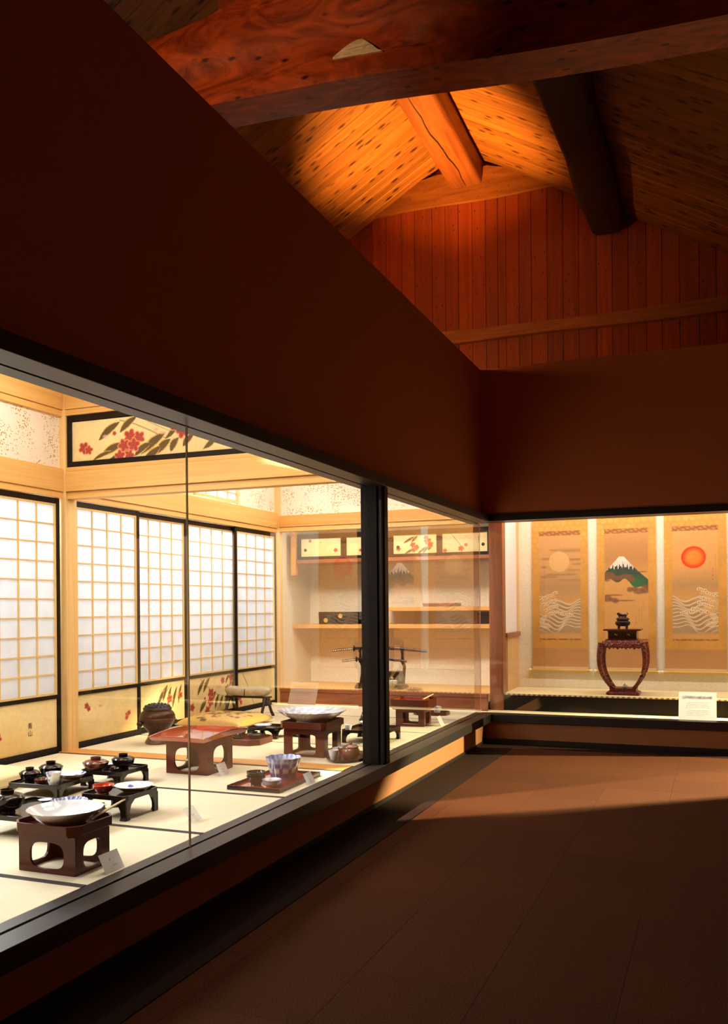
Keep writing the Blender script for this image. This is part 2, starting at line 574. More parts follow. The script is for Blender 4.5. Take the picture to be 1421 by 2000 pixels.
# ---------------- painted canvases (colour per vertex of a fine grid)
class Cv:
    def __init__(s, w, h, nx, ny, bg):
        s.w, s.h, s.nx, s.ny = w, h, nx, ny
        s.X, s.Y = np.meshgrid(np.linspace(0, w, nx + 1), np.linspace(0, h, ny + 1))
        s.a = np.zeros((ny + 1, nx + 1, 3)) + np.array(bg)

    def blend(s, m, col):
        m = np.clip(m, 0, 1)[..., None]
        s.a = s.a * (1 - m) + np.array(col) * m

    def noise(s, cell, seed):
        r = np.random.default_rng(seed)
        gx, gy = int(s.w / cell) + 3, int(s.h / cell) + 3
        g = r.random((gy, gx))
        x, y = s.X / cell, s.Y / cell
        i, j = x.astype(int), y.astype(int)
        u, v = x - i, y - j
        u = u * u * (3 - 2 * u); v = v * v * (3 - 2 * v)
        return (g[j, i] * (1 - u) + g[j, i + 1] * u) * (1 - v) + (g[j + 1, i] * (1 - u) + g[j + 1, i + 1] * u) * v

    def mottle(s, amt, cell, seed):
        s.a = s.a * (1 + amt * (s.noise(cell, seed) - 0.5) * 2)[..., None]

    def ell(s, x, y, rx, ry, col, al=1.0, soft=0.15, ang=0.0):
        c, n = math.cos(ang), math.sin(ang)
        dx, dy = s.X - x, s.Y - y
        d = np.sqrt(((c * dx + n * dy) / rx) ** 2 + ((-n * dx + c * dy) / ry) ** 2)
        s.blend(np.clip((1 - d) / soft, 0, 1) * al, col)

    def line(s, pts, wd, col, al=1.0, taper=False):
        for k in range(len(pts) - 1):
            (x0, y0), (x1, y1) = pts[k], pts[k + 1]
            dx, dy = x1 - x0, y1 - y0
            l2 = dx * dx + dy * dy + 1e-12
            t = np.clip(((s.X - x0) * dx + (s.Y - y0) * dy) / l2, 0, 1)
            d = np.hypot(s.X - x0 - t * dx, s.Y - y0 - t * dy)
            ww = wd
            if taper:
                tt = (k + t) / (len(pts) - 1)
                ww = wd * (0.25 + 0.75 * np.sin(PI * np.clip(tt, 0, 1)))
            s.blend(np.clip((ww - d) / (0.5 * wd) + 0.3, 0, 1) * al, col)

    def leaf(s, x0, y0, x1, y1, wd, col, rim=None, bend=0.0):
        dx, dy = x1 - x0, y1 - y0
        l = math.hypot(dx, dy)
        u = ((s.X - x0) * dx + (s.Y - y0) * dy) / l / l
        d = (-(s.X - x0) * dy + (s.Y - y0) * dx) / l - bend * 4 * u * (1 - u)
        ww = np.where((u > 0) & (u < 1), wd * np.sin(PI * np.clip(u, 0, 1)) ** 0.75, -1)
        if rim is not None:
            s.blend(((np.abs(d) < ww * 1.35) & (ww > 0)) * 1.0, rim)
        s.blend(((np.abs(d) < ww) & (ww > 0)) * 0.95, col)

    def flower(s, x, y, r, col, rim, n=5, ph=0.3):
        for k in range(n):
            a = ph + 2 * PI * k / n
            s.ell(x + 0.58 * r * math.cos(a), y + 0.52 * r * math.sin(a), 0.56 * r, 0.46 * r, rim, 1, 0.1, a)
        for k in range(n):
            a = ph + 2 * PI * k / n
            s.ell(x + 0.58 * r * math.cos(a), y + 0.52 * r * math.sin(a), 0.46 * r, 0.36 * r, col, 1, 0.2, a)
            s.line([(x, y), (x + 0.8 * r * math.cos(a), y + 0.75 * r * math.sin(a))], 0.05 * r, tuple(c * 0.55 for c in col), 0.8)
        s.ell(x, y, 0.18 * r, 0.16 * r, tuple(c * 0.4 for c in col), 0.7)

    def build(s, name, mat, parent=None, loc=(0, 0, 0), rz=0.0, rx=0.0, bulge=None):
        nx, ny = s.nx, s.ny
        n = (nx + 1) * (ny + 1)
        co = np.zeros((n, 3))
        co[:, 0] = s.X.ravel(); co[:, 2] = s.Y.ravel()
        if bulge is not None:
            co[:, 1] = bulge(s.X, s.Y).ravel()
        idx = np.arange(n).reshape(ny + 1, nx + 1)
        q = np.stack([idx[:-1, :-1], idx[:-1, 1:], idx[1:, 1:], idx[1:, :-1]], -1).reshape(-1, 4)
        me = bpy.data.meshes.new(name)
        me.vertices.add(n); me.vertices.foreach_set('co', co.ravel())
        me.loops.add(q.size); me.loops.foreach_set('vertex_index', q.ravel().astype(np.int32))
        me.polygons.add(len(q)); me.polygons.foreach_set('loop_start', (np.arange(len(q)) * 4).astype(np.int32))
        try:
            me.polygons.foreach_set('loop_total', np.full(len(q), 4, np.int32))
        except Exception:
            pass
        me.update(calc_edges=True)
        at = me.color_attributes.new('Col', 'FLOAT_COLOR', 'POINT')
        rgba = np.ones((n, 4), np.float32); rgba[:, :3] = np.clip(s.a.reshape(-1, 3), 0, 1)
        at.data.foreach_set('color', rgba.ravel())
        o = link(name, me, mat, parent, loc, rz)
        o.rotation_euler = (rx, 0, rz)
        return o


def vcolor(o, fn):
    me = o.data
    at = me.color_attributes.new('Col', 'FLOAT_COLOR', 'POINT')
    for i, v in enumerate(me.vertices):
        at.data[i].color = (*fn(v.co), 1)


def text_mesh(name, body, size, mat, parent, loc, rot, align='CENTER'):
    c = bpy.data.curves.new(name, 'FONT')
    c.body = body; c.size = size; c.align_x = align; c.align_y = 'CENTER'; c.extrude = 0.0002
    c.resolution_u = 3
    t = bpy.data.objects.new('tmp', c)
    COL.objects.link(t)
    bpy.context.view_layer.update()
    me = bpy.data.meshes.new_from_object(t.evaluated_get(bpy.context.evaluated_depsgraph_get()))
    bpy.data.objects.remove(t)
    o = link(name, me, None, parent, loc)
    me.materials.clear(); me.materials.append(MATS[mat])
    o.rotation_euler = rot
    return o


# ================================================================== the setting: visitor side
ZT = 0.305                                   # tatami level
floor = sbox('floor', 'carpet', -2.36, 4.3, -2.0, 9.32, -0.06, -0.003, label='brown carpet floor of the viewing gallery')
tile = MB().add([(-.2485, -.2485, -.005), (.2485, -.2485, -.005), (.2485, .2485, -.005), (-.2485, .2485, -.005),
                 (-.2482, -.2482, 0), (.2482, -.2482, 0), (.2482, .2482, 0), (-.2482, .2482, 0)],
                [(0, 3, 2, 1), (4, 5, 6, 7), (0, 1, 5, 4), (1, 2, 6, 5), (2, 3, 7, 6), (3, 0, 4, 7)]).mesh('carpet_tile')
ty = 9.27 - 0.25
while ty > 0.8:
    tx = -2.34 + 0.25
    while tx < 2.6:
        link('carpet_tile', tile, 'carpet', floor, (tx, ty, -0.0015), random.choice((0, PI / 2)))
        tx += 0.498
    ty -= 0.498

sbox('floor_strip_left', 'dark_strip', -2.318, -1.955, -2.0, 9.255, -0.002, 0.0022, label='dark floor strip along the long window')  # thin dark strips laid over the carpet along both sills
sbox('floor_strip_back', 'dark_strip', -1.955, 4.3, 9.03, 9.255, -0.002, 0.0022, label='dark floor strip along the scroll window')
# upper partitions
sbox('wall_left', 'wall_plaster', -2.44, -2.317, -2.0, 9.20, 2.395, 3.94, label='plain brown partition above the long display window')
sbox('wall_back', 'wall_plaster', -2.44, 4.3, 9.20, 9.32, 2.41, 3.94, label='plain brown partition above the scroll window')
# top trims (front piece and inner piece, a glass channel between)
t = sbox('trim_1', 'black_satin', -2.360, -2.225, -2.0, 9.18, 2.325, 2.395, bevel=0.002, label='black trim along the top of the long window')
struct(MB().box(-2.462, -2.376, -2.0, 9.32, 2.325, 2.395).build('inner_strip', 'black_satin', t))
t = sbox('trim_2', 'black_satin', -2.360, 4.3, 9.18, 9.322, 2.338, 2.408, bevel=0.002, label='black trim along the top of the scroll window')
struct(MB().box(-2.376, 4.3, 9.340, 9.43, 2.338, 2.408).build('inner_strip', 'black_satin', t))
# sills
t = sbox('trim_3', 'black_satin', -2.358, -2.240, -2.0, 9.252, 0.222, ZT, bevel=0.002, label='black sill along the long window')
struct(MB().box(-2.445, -2.376, -2.0, 9.335, 0.20, ZT).build('inner_strip', 'black_satin', t, bevel=0.0015))
t = sbox('trim_4', 'black_satin', -2.358, 4.3, 9.252, 9.322, 0.222, ZT, bevel=0.002, label='black sill along the scroll window')
struct(MB().box(-2.376, 4.3, 9.340, 9.42, 0.20, ZT).build('inner_strip', 'black_satin', t, bevel=0.0015))
# low plinth walls
sbox('wall_left_low', 'plinth_paint', -2.42, -2.318, -2.0, 9.27, 0.0, 0.222, label='low brown plinth wall under the long window')
sbox('wall_back_low', 'plinth_paint', -2.318, 4.3, 9.275, 9.34, 0.0, 0.222, label='low brown plinth wall under the scroll window')
sbox('baseboard_back', 'black_satin', -2.316, 4.3, 9.255, 9.275, -0.002, 0.050, label='black kickboard of the scroll window')
sbox('baseboard_left', 'black_satin', -2.318, -2.304, -2.0, 9.255, -0.002, 0.028, label='black kickboard of the long window')
# right and rear walls of the gallery (outside the picture)
sbox('wall_right', 'wall_plaster', 4.3, 4.4, -2.0, 10.9, -0.06, 3.76)
sbox('wall_rear', 'wall_plaster', -6.5, 3.2, -2.12, -2.0, -0.06, 5.0)
# windows
for nm, b in (('window_1', (-2.372, -2.364, -2.0, 3.668, 0.298, 2.33)),
              ('window_2', (-2.372, -2.364, 3.674, 6.075, 0.298, 2.33)),
              ('window_3', (-2.372, -2.364, 6.19, 9.328, 0.298, 2.33)),
              ('window_4', (-2.372, 0.20, 9.329, 9.337, 0.298, 2.345)),
              ('window_5', (0.60, 2.80, 9.329, 9.337, 0.298, 2.345))):
    sbox(nm, 'clear_glass', *b, label='clear sheet of display glass')
sbox('trim_5', 'silicone_joint', -2.3725, -2.3635, 3.668, 3.674, ZT, 2.325, label='thin vertical joint between two glass sheets')
sbox('trim_6', 'silicone_joint', -2.3740, -2.3700, 9.3285, 9.3325, ZT, 2.33, label='thin vertical glass joint at the corner')
# display posts
pm = MB().box(-2.43, -2.268, 6.065, 6.205, 0.224, 2.39)
p = struct(pm.build('trim_7', 'black_frame', bevel=0.003), 'black square post between the glass sheets')
struct(MB().box(-2.400, -2.300, 6.053, 6.064, ZT, 2.33).build('post_batten', 'black_frame', p, bevel=0.002))
struct(MB().box(-2.267, -2.258, 6.105, 6.165, ZT, 2.39).build('post_batten', 'black_frame', p, bevel=0.002))
sbox('trim_8', 'black_satin', 0.20, 0.60, 9.26, 9.42, 0.224, 2.41, label='black pier at the right end of the scroll window')
sbox('wall_bay_end', 'wall_plaster', 2.80, 4.3, 9.26, 9.40, 0.0, 2.41)

# ================================================================== the roof
RX, RZ_, SL = -2.93, 7.08, 0.57              # ridge x, height, slope
ang = math.atan(SL)
ceil = MB()
for sgn, x1 in ((-1, -6.6), (1, 3.2)):
    zz = RZ_ + 0.035 - SL * abs(x1 - RX)
    ceil.prism([(RX, RZ_ + 0.035), (x1, zz), (x1, zz + 0.06), (RX, RZ_ + 0.095)], 1, 0.5, 10.85)
ceiling = struct(ceil.build('ceiling', 'roof_dark'), 'pitched board ceiling above the gallery')


def plank_mesh(name, length, width, th=0.02, ch=0.005):
    m = MB()
    h = width / 2
    prof = [(-h, 0), (-h, -th + ch), (-h + ch, -th), (h - ch, -th), (h, -th + ch), (h, 0)]
    m.prism(prof, 0, 0, length)
    return m.mesh(name)


PW = 0.152
for sgn, length in ((-1, 3.9), (1, 6.9)):
    me = plank_mesh('ceiling_plank', length, PW - 0.004)
    me.materials.append(MATS['roof_pine'])
    y = 10.74 - PW / 2
    while y > 2.2:
        o = bpy.data.objects.new('ceiling_plank', me)
        COL.objects.link(o)
        o.parent = ceiling
        dz = random.uniform(-0.004, 0.0)
        o.location = (RX, y, RZ_ + 0.032 + dz)
        # local +x runs down the slope
        if sgn > 0:
            o.rotation_euler = (0, ang, 0)
        else:
            o.rotation_euler = (0, ang, PI)
        y -= PW

# gable wall of upright boards
YG = 10.75
gb = MB().prism([(-6.6, 3.0), (RX, 3.0), (3.2, 3.0), (3.2, RZ_ - SL * 6.13), (RX, RZ_), (-6.6, RZ_ - SL * 3.67)], 1, YG + 0.03, YG + 0.10)
gable = struct(gb.build('wall_gable', 'roof_dark'), 'gable wall of upright boards under the roof')
gbw = [0.21, 0.175, 0.23, 0.17, 0.17, 0.175, 0.17, 0.15, 0.10, 0.16, 0.15, 0.19, 0.186, 0.183, 0.205, 0.178]
x = -3.924 - 5 * 0.19
ws = [0.19] * 5 + gbw + [0.18, 0.2, 0.17, 0.19, 0.21, 0.18, 0.2, 0.19, 0.18, 0.2]
for bw in ws:
    a, b = x + 0.003, x + bw - 0.003
    za, zb = (RZ_ - SL * abs(q - RX) + 0.02 for q in (a, b))
    cpt = [(a, 3.3), (b, 3.3), (b, zb), (a, za)]
    if a < RX < b:
        cpt = [(a, 3.3), (b, 3.3), (b, zb), (RX, RZ_ + 0.02), (a, za)]
    bm_ = MB().prism(cpt, 1, YG + random.uniform(0, 0.006), YG + 0.03)
    o = bm_.build('wall_board', 'gable_pine', gable)
    x += bw
# collar board under the ridge and the rail across the gable
cb = MB()
zc = 6.448
rings = []
for i in range(13):
    xx = -4.10 + i * (2.60 / 12)
    top = min(6.83, RZ_ - SL * abs(xx - RX) + 0.01)
    wv = 0.012 * math.sin(3.1 * xx)
    rings.append([(xx, YG - 0.06, zc + wv), (xx, YG, zc + wv), (xx, YG, max(zc + wv + .004, top)), (xx, YG - 0.06, max(zc + wv + .004, top))])
cb.loft(rings)
tag(cb.build('collar_beam', 'beam_x'), 'short pale log board under the ridge against the gable', 'beam')
rb = MB()
rings = []
for i in range(15):
    xx = -4.9 + i * 0.55
    w1, w2 = 0.010 * math.sin(2.3 * xx), 0.012 * math.sin(1.7 * xx + 1)
    rings.append([(xx, YG - 0.05, 4.712 + w1), (xx, YG, 4.70 + w1), (xx, YG, 4.868 + w2), (xx, YG - 0.05, 4.858 + w2)])
rb.loft(rings)
tag(rb.build('gable_rail', 'beam_x'), 'long horizontal log rail across the gable boards', 'beam')


def log(rings_def, n=12, sq_=0.45):
    """rings_def: list of (x, y, z, rx, rz, squareness)"""
    rings = []
    for (x, y, z, rx, rz) in rings_def:
        r = []
        for k in range(n):
            a = 2 * PI * (k + 0.5) / n
            ca, sa = math.cos(a), math.sin(a)
            e = sq_
            r.append((x + rx * math.copysign(abs(ca) ** e, ca), y, z + rz * math.copysign(abs(sa) ** e, sa)))
        rings.append(r)
    return rings


ridge = thing('ridge_beam', 'square orange ridge log with a long crack under the lamp glow', 'beam', (RX, 8.0, 6.8))
m = MB()
m.loft(log([(0.09 + 0.012 * math.sin(i * 1.3), -3.4 + i * 0.68, 0.02 - 0.030 * max(0, 4 - i) * 0 + 0.01 * math.sin(i), 0.205, 0.205) for i in range(10)] + [(0.09, 2.70, 0.02, 0.195, 0.20), (0.09, 2.735, 0.02, 0.185, 0.19)], 20, 0.22))
m.build('log', 'beam_y', ridge, smooth=True)
cr = MB()
pts = []
for i in range(24):
    yy = -1.6 + i * 0.185
    pts.append((-0.02 + 0.014 * math.sin(i * 0.7) + 0.010 * math.sin(i * 1.9) + 0.005 * i, yy, -0.186))
cr.tube(pts, [0.003 + 0.003 * math.sin(PI * i / 23) for i in range(24)], 6)
cr.build('crack', 'blacking', ridge)

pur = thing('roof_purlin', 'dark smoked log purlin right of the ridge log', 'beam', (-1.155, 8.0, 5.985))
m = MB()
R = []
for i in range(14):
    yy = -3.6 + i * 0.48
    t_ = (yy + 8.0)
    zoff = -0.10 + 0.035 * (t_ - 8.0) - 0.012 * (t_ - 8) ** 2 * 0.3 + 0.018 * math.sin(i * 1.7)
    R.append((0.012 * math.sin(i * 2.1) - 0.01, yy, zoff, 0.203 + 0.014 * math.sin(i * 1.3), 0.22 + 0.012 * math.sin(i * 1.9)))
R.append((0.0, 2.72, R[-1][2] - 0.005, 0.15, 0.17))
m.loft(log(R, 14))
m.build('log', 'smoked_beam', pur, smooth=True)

# the big crooked cross beam
xb = thing('cross_beam', 'massive crooked burl log beam spanning the roof', 'beam', (-2.0, 5.0, 4.6))


def beam_zb(x):
    return 4.637 - 0.065 * (x + 1.99) + 0.012 * math.sin(x * 2.2)


def beam_zt(x):
    pts = [(-6.2, 5.02), (-4.5, 5.10), (-3.51, 5.205), (-3.14, 5.249), (-2.94, 5.294), (-2.79, 5.34), (-2.3, 5.46), (-1.5, 5.52), (0, 5.46), (3.1, 5.25)]
    for a, b in zip(pts, pts[1:]):
        if a[0] <= x <= b[0]:
            t = (x - a[0]) / (b[0] - a[0])
            return a[1] + (b[1] - a[1]) * t
    return pts[-1][1]


def beam_front(x, t):
    """y of the front face at relative height t (0 bottom, 1 top)"""
    return 5.0 - 0.075 * math.sin(PI * min(1, max(0, (t - 0.12)) * 0.95)) + 0.012 * math.sin(3 * x + 4 * t)


rings = []
for i in range(48):
    x = -6.2 + i * (9.3 / 47)
    zb, zt = beam_zb(x), beam_zt(x)
    h = zt - zb
    ck = 0.112 + 0.01 * math.sin(x * 5)
    fr = [(5.0, zb), (4.985, zb + ck)]
    fr += [(beam_front(x, t), zb + ck + (h - ck) * t) for t in (0.06, 0.25, 0.45, 0.65, 0.82, 0.94)]
    fr += [(beam_front(x, 1.0) + 0.05, zt), (5.22, zt + 0.01), (5.34, zt - 0.08), (5.37, zb + 0.3), (5.34, zb + 0.08), (5.30, zb + 0.004)]
    rings.append([(x + 2.0, y - 5.0, z - 4.6) for (y, z) in fr])
MB().loft(rings).build('log', 'burl', xb, smooth=True)
pm = MB()
prs = []
for i in range(11):
    u = i / 10
    x = -2.15 + 0.32 * u
    zb, zt = beam_zb(x), beam_zt(x)
    z0 = zb + 0.118
    hh = (0.095 * math.sin(PI * min(1, u * 1.0 + 0.06)) ** 0.8 + 0.003) * (0.5 + 0.9 * u if u < 0.6 else 1.05 - (u - .6) * .6)
    def fy(z):
        t = (z - zb - 0.112) / (zt - zb - 0.112)
        return min(4.985, beam_front(x, max(0.06, t))) - 0.010
    zs = [z0, z0 + hh * 0.5, z0 + hh]
    prs.append([(x + 2, fy(zs[0]) - 5, zs[0] - 4.6), (x + 2, fy(zs[1]) - 5, zs[1] - 4.6), (x + 2, fy(zs[2]) - 5, zs[2] - 4.6),
                (x + 2, fy(zs[2]) - 5 + 0.03, zs[2] - 4.6), (x + 2, fy(zs[0]) - 5 + 0.03, zs[0] - 4.6)])
o = pm.loft(prs).build('hewn_scar', 'pale_scar', xb, smooth=True)
o['label'] = 'pale hewn patch on the beam'
st = MB().loft([[(-3.02, 5.10, 5.2), (-2.82, 5.10, 5.2), (-2.82, 5.28, 5.2), (-3.02, 5.28, 5.2)], [(-3.02, 5.10, 6.7), (-2.82, 5.10, 6.7), (-2.82, 5.28, 6.7), (-3.02, 5.28, 6.7)]])
tag(st.build('roof_strut', 'gable_pine'), 'upright strut standing on the crooked cross beam', 'post')

# ================================================================== the display rooms: shell
sub = struct(MB().box(-5.62, -2.44, -2.0, 9.70, 0.0, 0.262).box(-2.44, 4.3, 9.42, 9.70, 0.0, 0.262).build('floor', 'roof_dark'),
             'raised display floor laid with tatami mats')


def mat_piece(x0, x1, y0, y1, bw, axis='tatami', bx=True):
    m = MB().box(x0 + 0.001, x1 - 0.001, y0 + 0.0015, y1 - 0.0015, 0.262, ZT).build('tatami_mat', axis, sub, bevel=0.003)
    for ya, yb in ((y0 + 0.001, y0 + bw), (y1 - bw, y1 - 0.001)):
        MB().box(x0 + 0.001, x1 - 0.001, ya, yb, 0.28, ZT + 0.0012).build('mat_border', 'border_cloth', m)


edges = [0.27, 1.18, 2.09, 2.995, 3.903, 4.815, 5.73]
for y0, y1 in zip(edges, edges[1:]):
    mat_piece(-4.90, -2.445, y0, y1, 0.019)
for y0, y1 in zip([5.92, 6.785, 7.70, 8.66], [6.785, 7.70, 8.66, 9.53]):
    mat_piece(-4.90, -2.445, y0, y1, 0.007)
mm_ = MB().box(-2.44, 4.3, 9.425, 9.68, 0.262, ZT - 0.004).build('tatami_mat', 'goza', sub)

sbox('trim_9', 'honey_x', -4.93, -2.445, 5.73, 5.92, 0.27, ZT + 0.006, label='honey wood threshold strip between the two mat rooms')
# display ceiling, backing walls
sbox('ceiling_display', 'cream_plaster', -5.72, -2.32, -2.0, 10.7, 3.45, 3.5)
sbox('ceiling_alcove', 'cream_plaster', -2.32, 4.3, 9.34, 10.7, 3.45, 3.5)
sbox('wall_front_inner', 'cream_plaster', -2.462, -2.44, -2.0, 9.32, 2.395, 3.45)
sbox('wall_display_left', 'cream_plaster', -5.72, -5.62, -2.0, 10.7, 0.0, 3.45)
sbox('wall_display_end', 'cream_plaster', -5.72, -2.44, -2.0, -1.9, 0.0, 3.45)

# woodwork over the sliding doors (near room)
XW = -4.90
def rails(y0, y1, tag_):
    sbox('trim_10', 'pine', -4.99, XW, y0, y1, 2.345, 2.394, bevel=0.003, label='pine door head rail, ' + tag_)
    sbox('trim_11', 'pine', -4.99, XW + 0.012, y0, y1, 2.397, 2.582, bevel=0.004, label='wide pine wall rail, ' + tag_)
rails(1.0, 5.787, 'near mat room')
rails(5.915, 9.54, 'far mat room')
sbox('wall_transom_left', 'gold_fleck_paper', -5.0, -4.93, 1.0, 5.80, 2.582, 3.01, label='gold flecked paper wall above the near sliding doors')
sbox('trim_12', 'pine', -5.0, XW, 1.0, 5.787, 3.005, 3.053, bevel=0.003, label='thin pine rail above the flecked paper wall')
sbox('trim_13', 'pine', -5.0, XW + 0.012, 1.0, 5.787, 3.056, 3.26, bevel=0.004, label='pine ceiling beam along the near room')
sbox('wall_upper_left', 'cream_plaster', -5.0, -4.95, 1.0, 9.6, 3.26, 3.45)
# far room: flecked paper with a little lattice window
sbox('wall_transom_far', 'gold_fleck_paper', -5.0, -4.93, 8.635, 9.60, 2.585, 3.45, label='flecked paper wall above the far sliding doors')
sbox('wall_transom_mid', 'cream_plaster', -5.0, -4.94, 5.80, 7.76, 2.585, 3.45)
sbox('wall_transom_top', 'cream_plaster', -5.0, -4.94, 7.76, 8.635, 3.02, 3.45)
lw = thing('lattice_window', 'little pine lattice window high above the far sliding doors', 'window', (-4.915, 7.76, 2.60))
MB().box(-0.012, -0.0114, 0.02, 0.86, 0.02, 0.42).build('paper', 'door_paper', lw)
for z0, z1 in ((0, 0.03), (0.40, 0.43)):
    MB().box(-0.02, 0.012, 0, 0.875, z0, z1).build('frame_rail', 'cypress_bar', lw)
for y0 in (0, 0.845):
    MB().box(-0.02, 0.012, y0, y0 + 0.03, 0.03, 0.40).build('frame_stile', 'cypress_bar', lw)
for k in range(1, 4):
    MB().box(-0.006, 0.004, 0.875 * k / 4 - 0.006, 0.875 * k / 4 + 0.006, 0.03, 0.40).build('lattice_bar', 'cypress_bar', lw)
for k in range(1, 4):
    MB().box(-0.006, 0.003, 0.03, 0.845, 0.43 * k / 4 - 0.006, 0.43 * k / 4 + 0.006).build('lattice_bar', 'cypress_bar', lw)
# corner post and far corner post
sbox('trim_14', 'pine_z', -4.99, -4.868, 5.787, 5.915, ZT - 0.02, 3.45, bevel=0.003, label='pale pine post between the two mat rooms')
sbox('trim_15', 'pine_z', -4.99, -4.862, 9.535, 9.60, ZT - 0.02, 3.45, bevel=0.003, label='pale pine post at the shelf alcove')
# lintel and painted transom between the rooms
sbox('trim_16', 'pine_x', -4.868, -2.46, 5.800, 5.895, 2.340, 2.394, bevel=0.003, label='pine head rail between the two mat rooms')
sbox('trim_17', 'pine_x', -4.868, -2.46, 5.775, 5.915, 2.397, 2.556, bevel=0.004, label='wide pine lintel between the two mat rooms')
sbox('trim_18', 'pine_x', -4.868, -2.46, 5.790, 5.900, 2.558, 2.592, bevel=0.003, label='pine strip under the painted transom')
sbox('trim_19', 'pine_x', -4.868, -2.46, 5.785, 5.905, 3.008, 3.053, bevel=0.003, label='pine strip over the painted transom')
sbox('trim_20', 'pine_x', -4.868, -2.46, 5.775, 5.915, 3.056, 3.26, bevel=0.004, label='pine ceiling beam between the two mat rooms')
sbox('wall_transom_upper', 'cream_plaster', -4.868, -2.46, 5.82, 5.88, 3.26, 3.45)

LEAF = (0.075, 0.045, 0.015); LEAFRIM = S(205, 165, 80); RED = (0.40, 0.042, 0.026); REDRIM = S(226, 150, 105)
GOLDBG = S(232, 210, 156)


def gold_ground(w, h, nx, ny, seed, deep=0.25):
    c = Cv(w, h, nx, ny, GOLDBG)
    g = c.Y / h
    band = c.noise(0.35, seed)
    k = np.clip(0.75 - g * 1.3 + (band - 0.5) * 0.9, 0, 1)
    c.blend(k * deep * 2.2, S(214, 168, 88))
    c.mottle(0.05, 0.02, seed + 1)
    c.mottle(0.05, 0.11, seed + 2)
    return c


def spray(c, x, y, s, seed, nleaf=6, nflower=4, blossoms=True):
    """a bamboo-and-camellia spray rising from lower left to upper right"""
    r = random.Random(seed)
    for k in range(nleaf):
        lx = x + (k - nleaf / 2) * 0.16 * s + r.uniform(-.03, .03) * s
        ly = y + r.uniform(-0.12, 0.05) * s
        L_ = r.uniform(0.22, 0.36) * s
        a = r.uniform(0.55, 1.05)
        c.leaf(lx, ly, lx + L_ * math.cos(a), ly + L_ * math.sin(a), 0.024 * s, LEAF, LEAFRIM, r.uniform(-.02, .02) * s)
    if blossoms:
        for k in range(nflower):
            c.flower(x + r.uniform(-.22, .35) * s, y + r.uniform(-0.02, .34) * s, r.uniform(.06, .085) * s, RED, REDRIM, 5, r.uniform(0, 2))


# painted transom panel
TW, TH = 2.33, 0.32
c = gold_ground(TW, TH, 380, 64, 5, 0.10)
# stems
c.line([(0.46, 0.30), (0.60, 0.26), (0.74, 0.20), (0.88, 0.13)], 0.004, LEAF, 0.8)
c.line([(0.72, 0.27), (0.92, 0.18), (1.05, 0.16), (1.3, 0.22)], 0.003, LEAF, 0.6)
c.line([(0.95, 0.32), (1.12, 0.24), (1.35, 0.10)], 0.003, LEAF, 0.6)
for (x0, y0, x1, y1, wd) in ((0.26, 0.155, 0.46, 0.285, .019), (0.46, 0.20, 0.62, 0.315, .017), (0.28, 0.03, 0.50, 0.115, .020), (0.20, 0.0, 0.40, .06, .010),
                             (0.66, 0.02, 0.88, 0.165, .022), (0.80, 0.01, 0.93, 0.115, .020), (0.93, 0.02, 1.00, 0.12, .018), (1.04, 0.05, 1.14, 0.14, .017),
                             (1.17, 0.11, 1.27, 0.205, .015), (1.5, 0.0, 1.66, 0.10, .018), (1.75, 0.02, 1.9, 0.14, .018), (0.60, 0.01, 0.75, .10, .018)):
    c.leaf(x0, y0, x1, y1, wd * 1.35, LEAF, LEAFRIM, 0.012)
for (x0, y0, x1, y1, wd) in ((0.36, 0.0, 0.60, 0.09, .016), (0.70, 0.0, 0.84, 0.07, .020), (0.88, 0.12, 1.0, 0.24, .014), (1.10, 0.16, 1.20, 0.29, .014), (1.22, 0.02, 1.34, 0.12, .016)):
    c.leaf(x0, y0, x1, y1, wd * 1.2, LEAF, LEAFRIM, -0.01)
for (x, y, r) in ((0.115, 0.105, .052), (0.16, .085, .04), (0.56, 0.165, .062), (0.64, 0.15, .055), (0.50, 0.10, .055), (0.59, 0.095, .058), (0.46, 0.02, .05), (0.55, 0.02, .045),
                  (0.98, 0.22, .055), (1.04, 0.17, .06), (1.09, 0.21, .05), (0.41, 0.20, .020), (1.62, .10, .05), (1.55, .06, .04)):
    c.flower(x, y, r, RED, REDRIM, 5, x * 9)
for (x, y, r) in ((0.32, 0.185, .03), (0.74, 0.285, .045), (0.80, 0.20, .03), (0.86, 0.17, .035)):
    c.ell(x, y, r, r * 0.45, S(222, 160, 150), 0.8, 0.5)
tp = thing('painted_transom', 'black framed gold transom painted with red flowers above the lintel', 'painting', (-4.866, 5.83, 2.594))
c.build('painted_panel', 'painting', tp, (0.04, -0.012, 0.042))
MB().box(0.03, 2.38, -0.008, 0.02, 0.03, 0.38).build('backing', 'black_frame', tp)
for z0, z1 in ((0, 0.042), (0.368, 0.41)):
    MB().box(0, 2.40, -0.03, 0.03, z0, z1).build('frame_rail', 'black_frame', tp, bevel=0.003)
for x0 in (0, 2.36):
    MB().box(x0, x0 + 0.04, -0.03, 0.03, 0.042, 0.368).build('frame_stile', 'black_frame', tp, bevel=0.003)

# ---------------- sliding doors with paper panes above and a painted board below
DH = 2.040


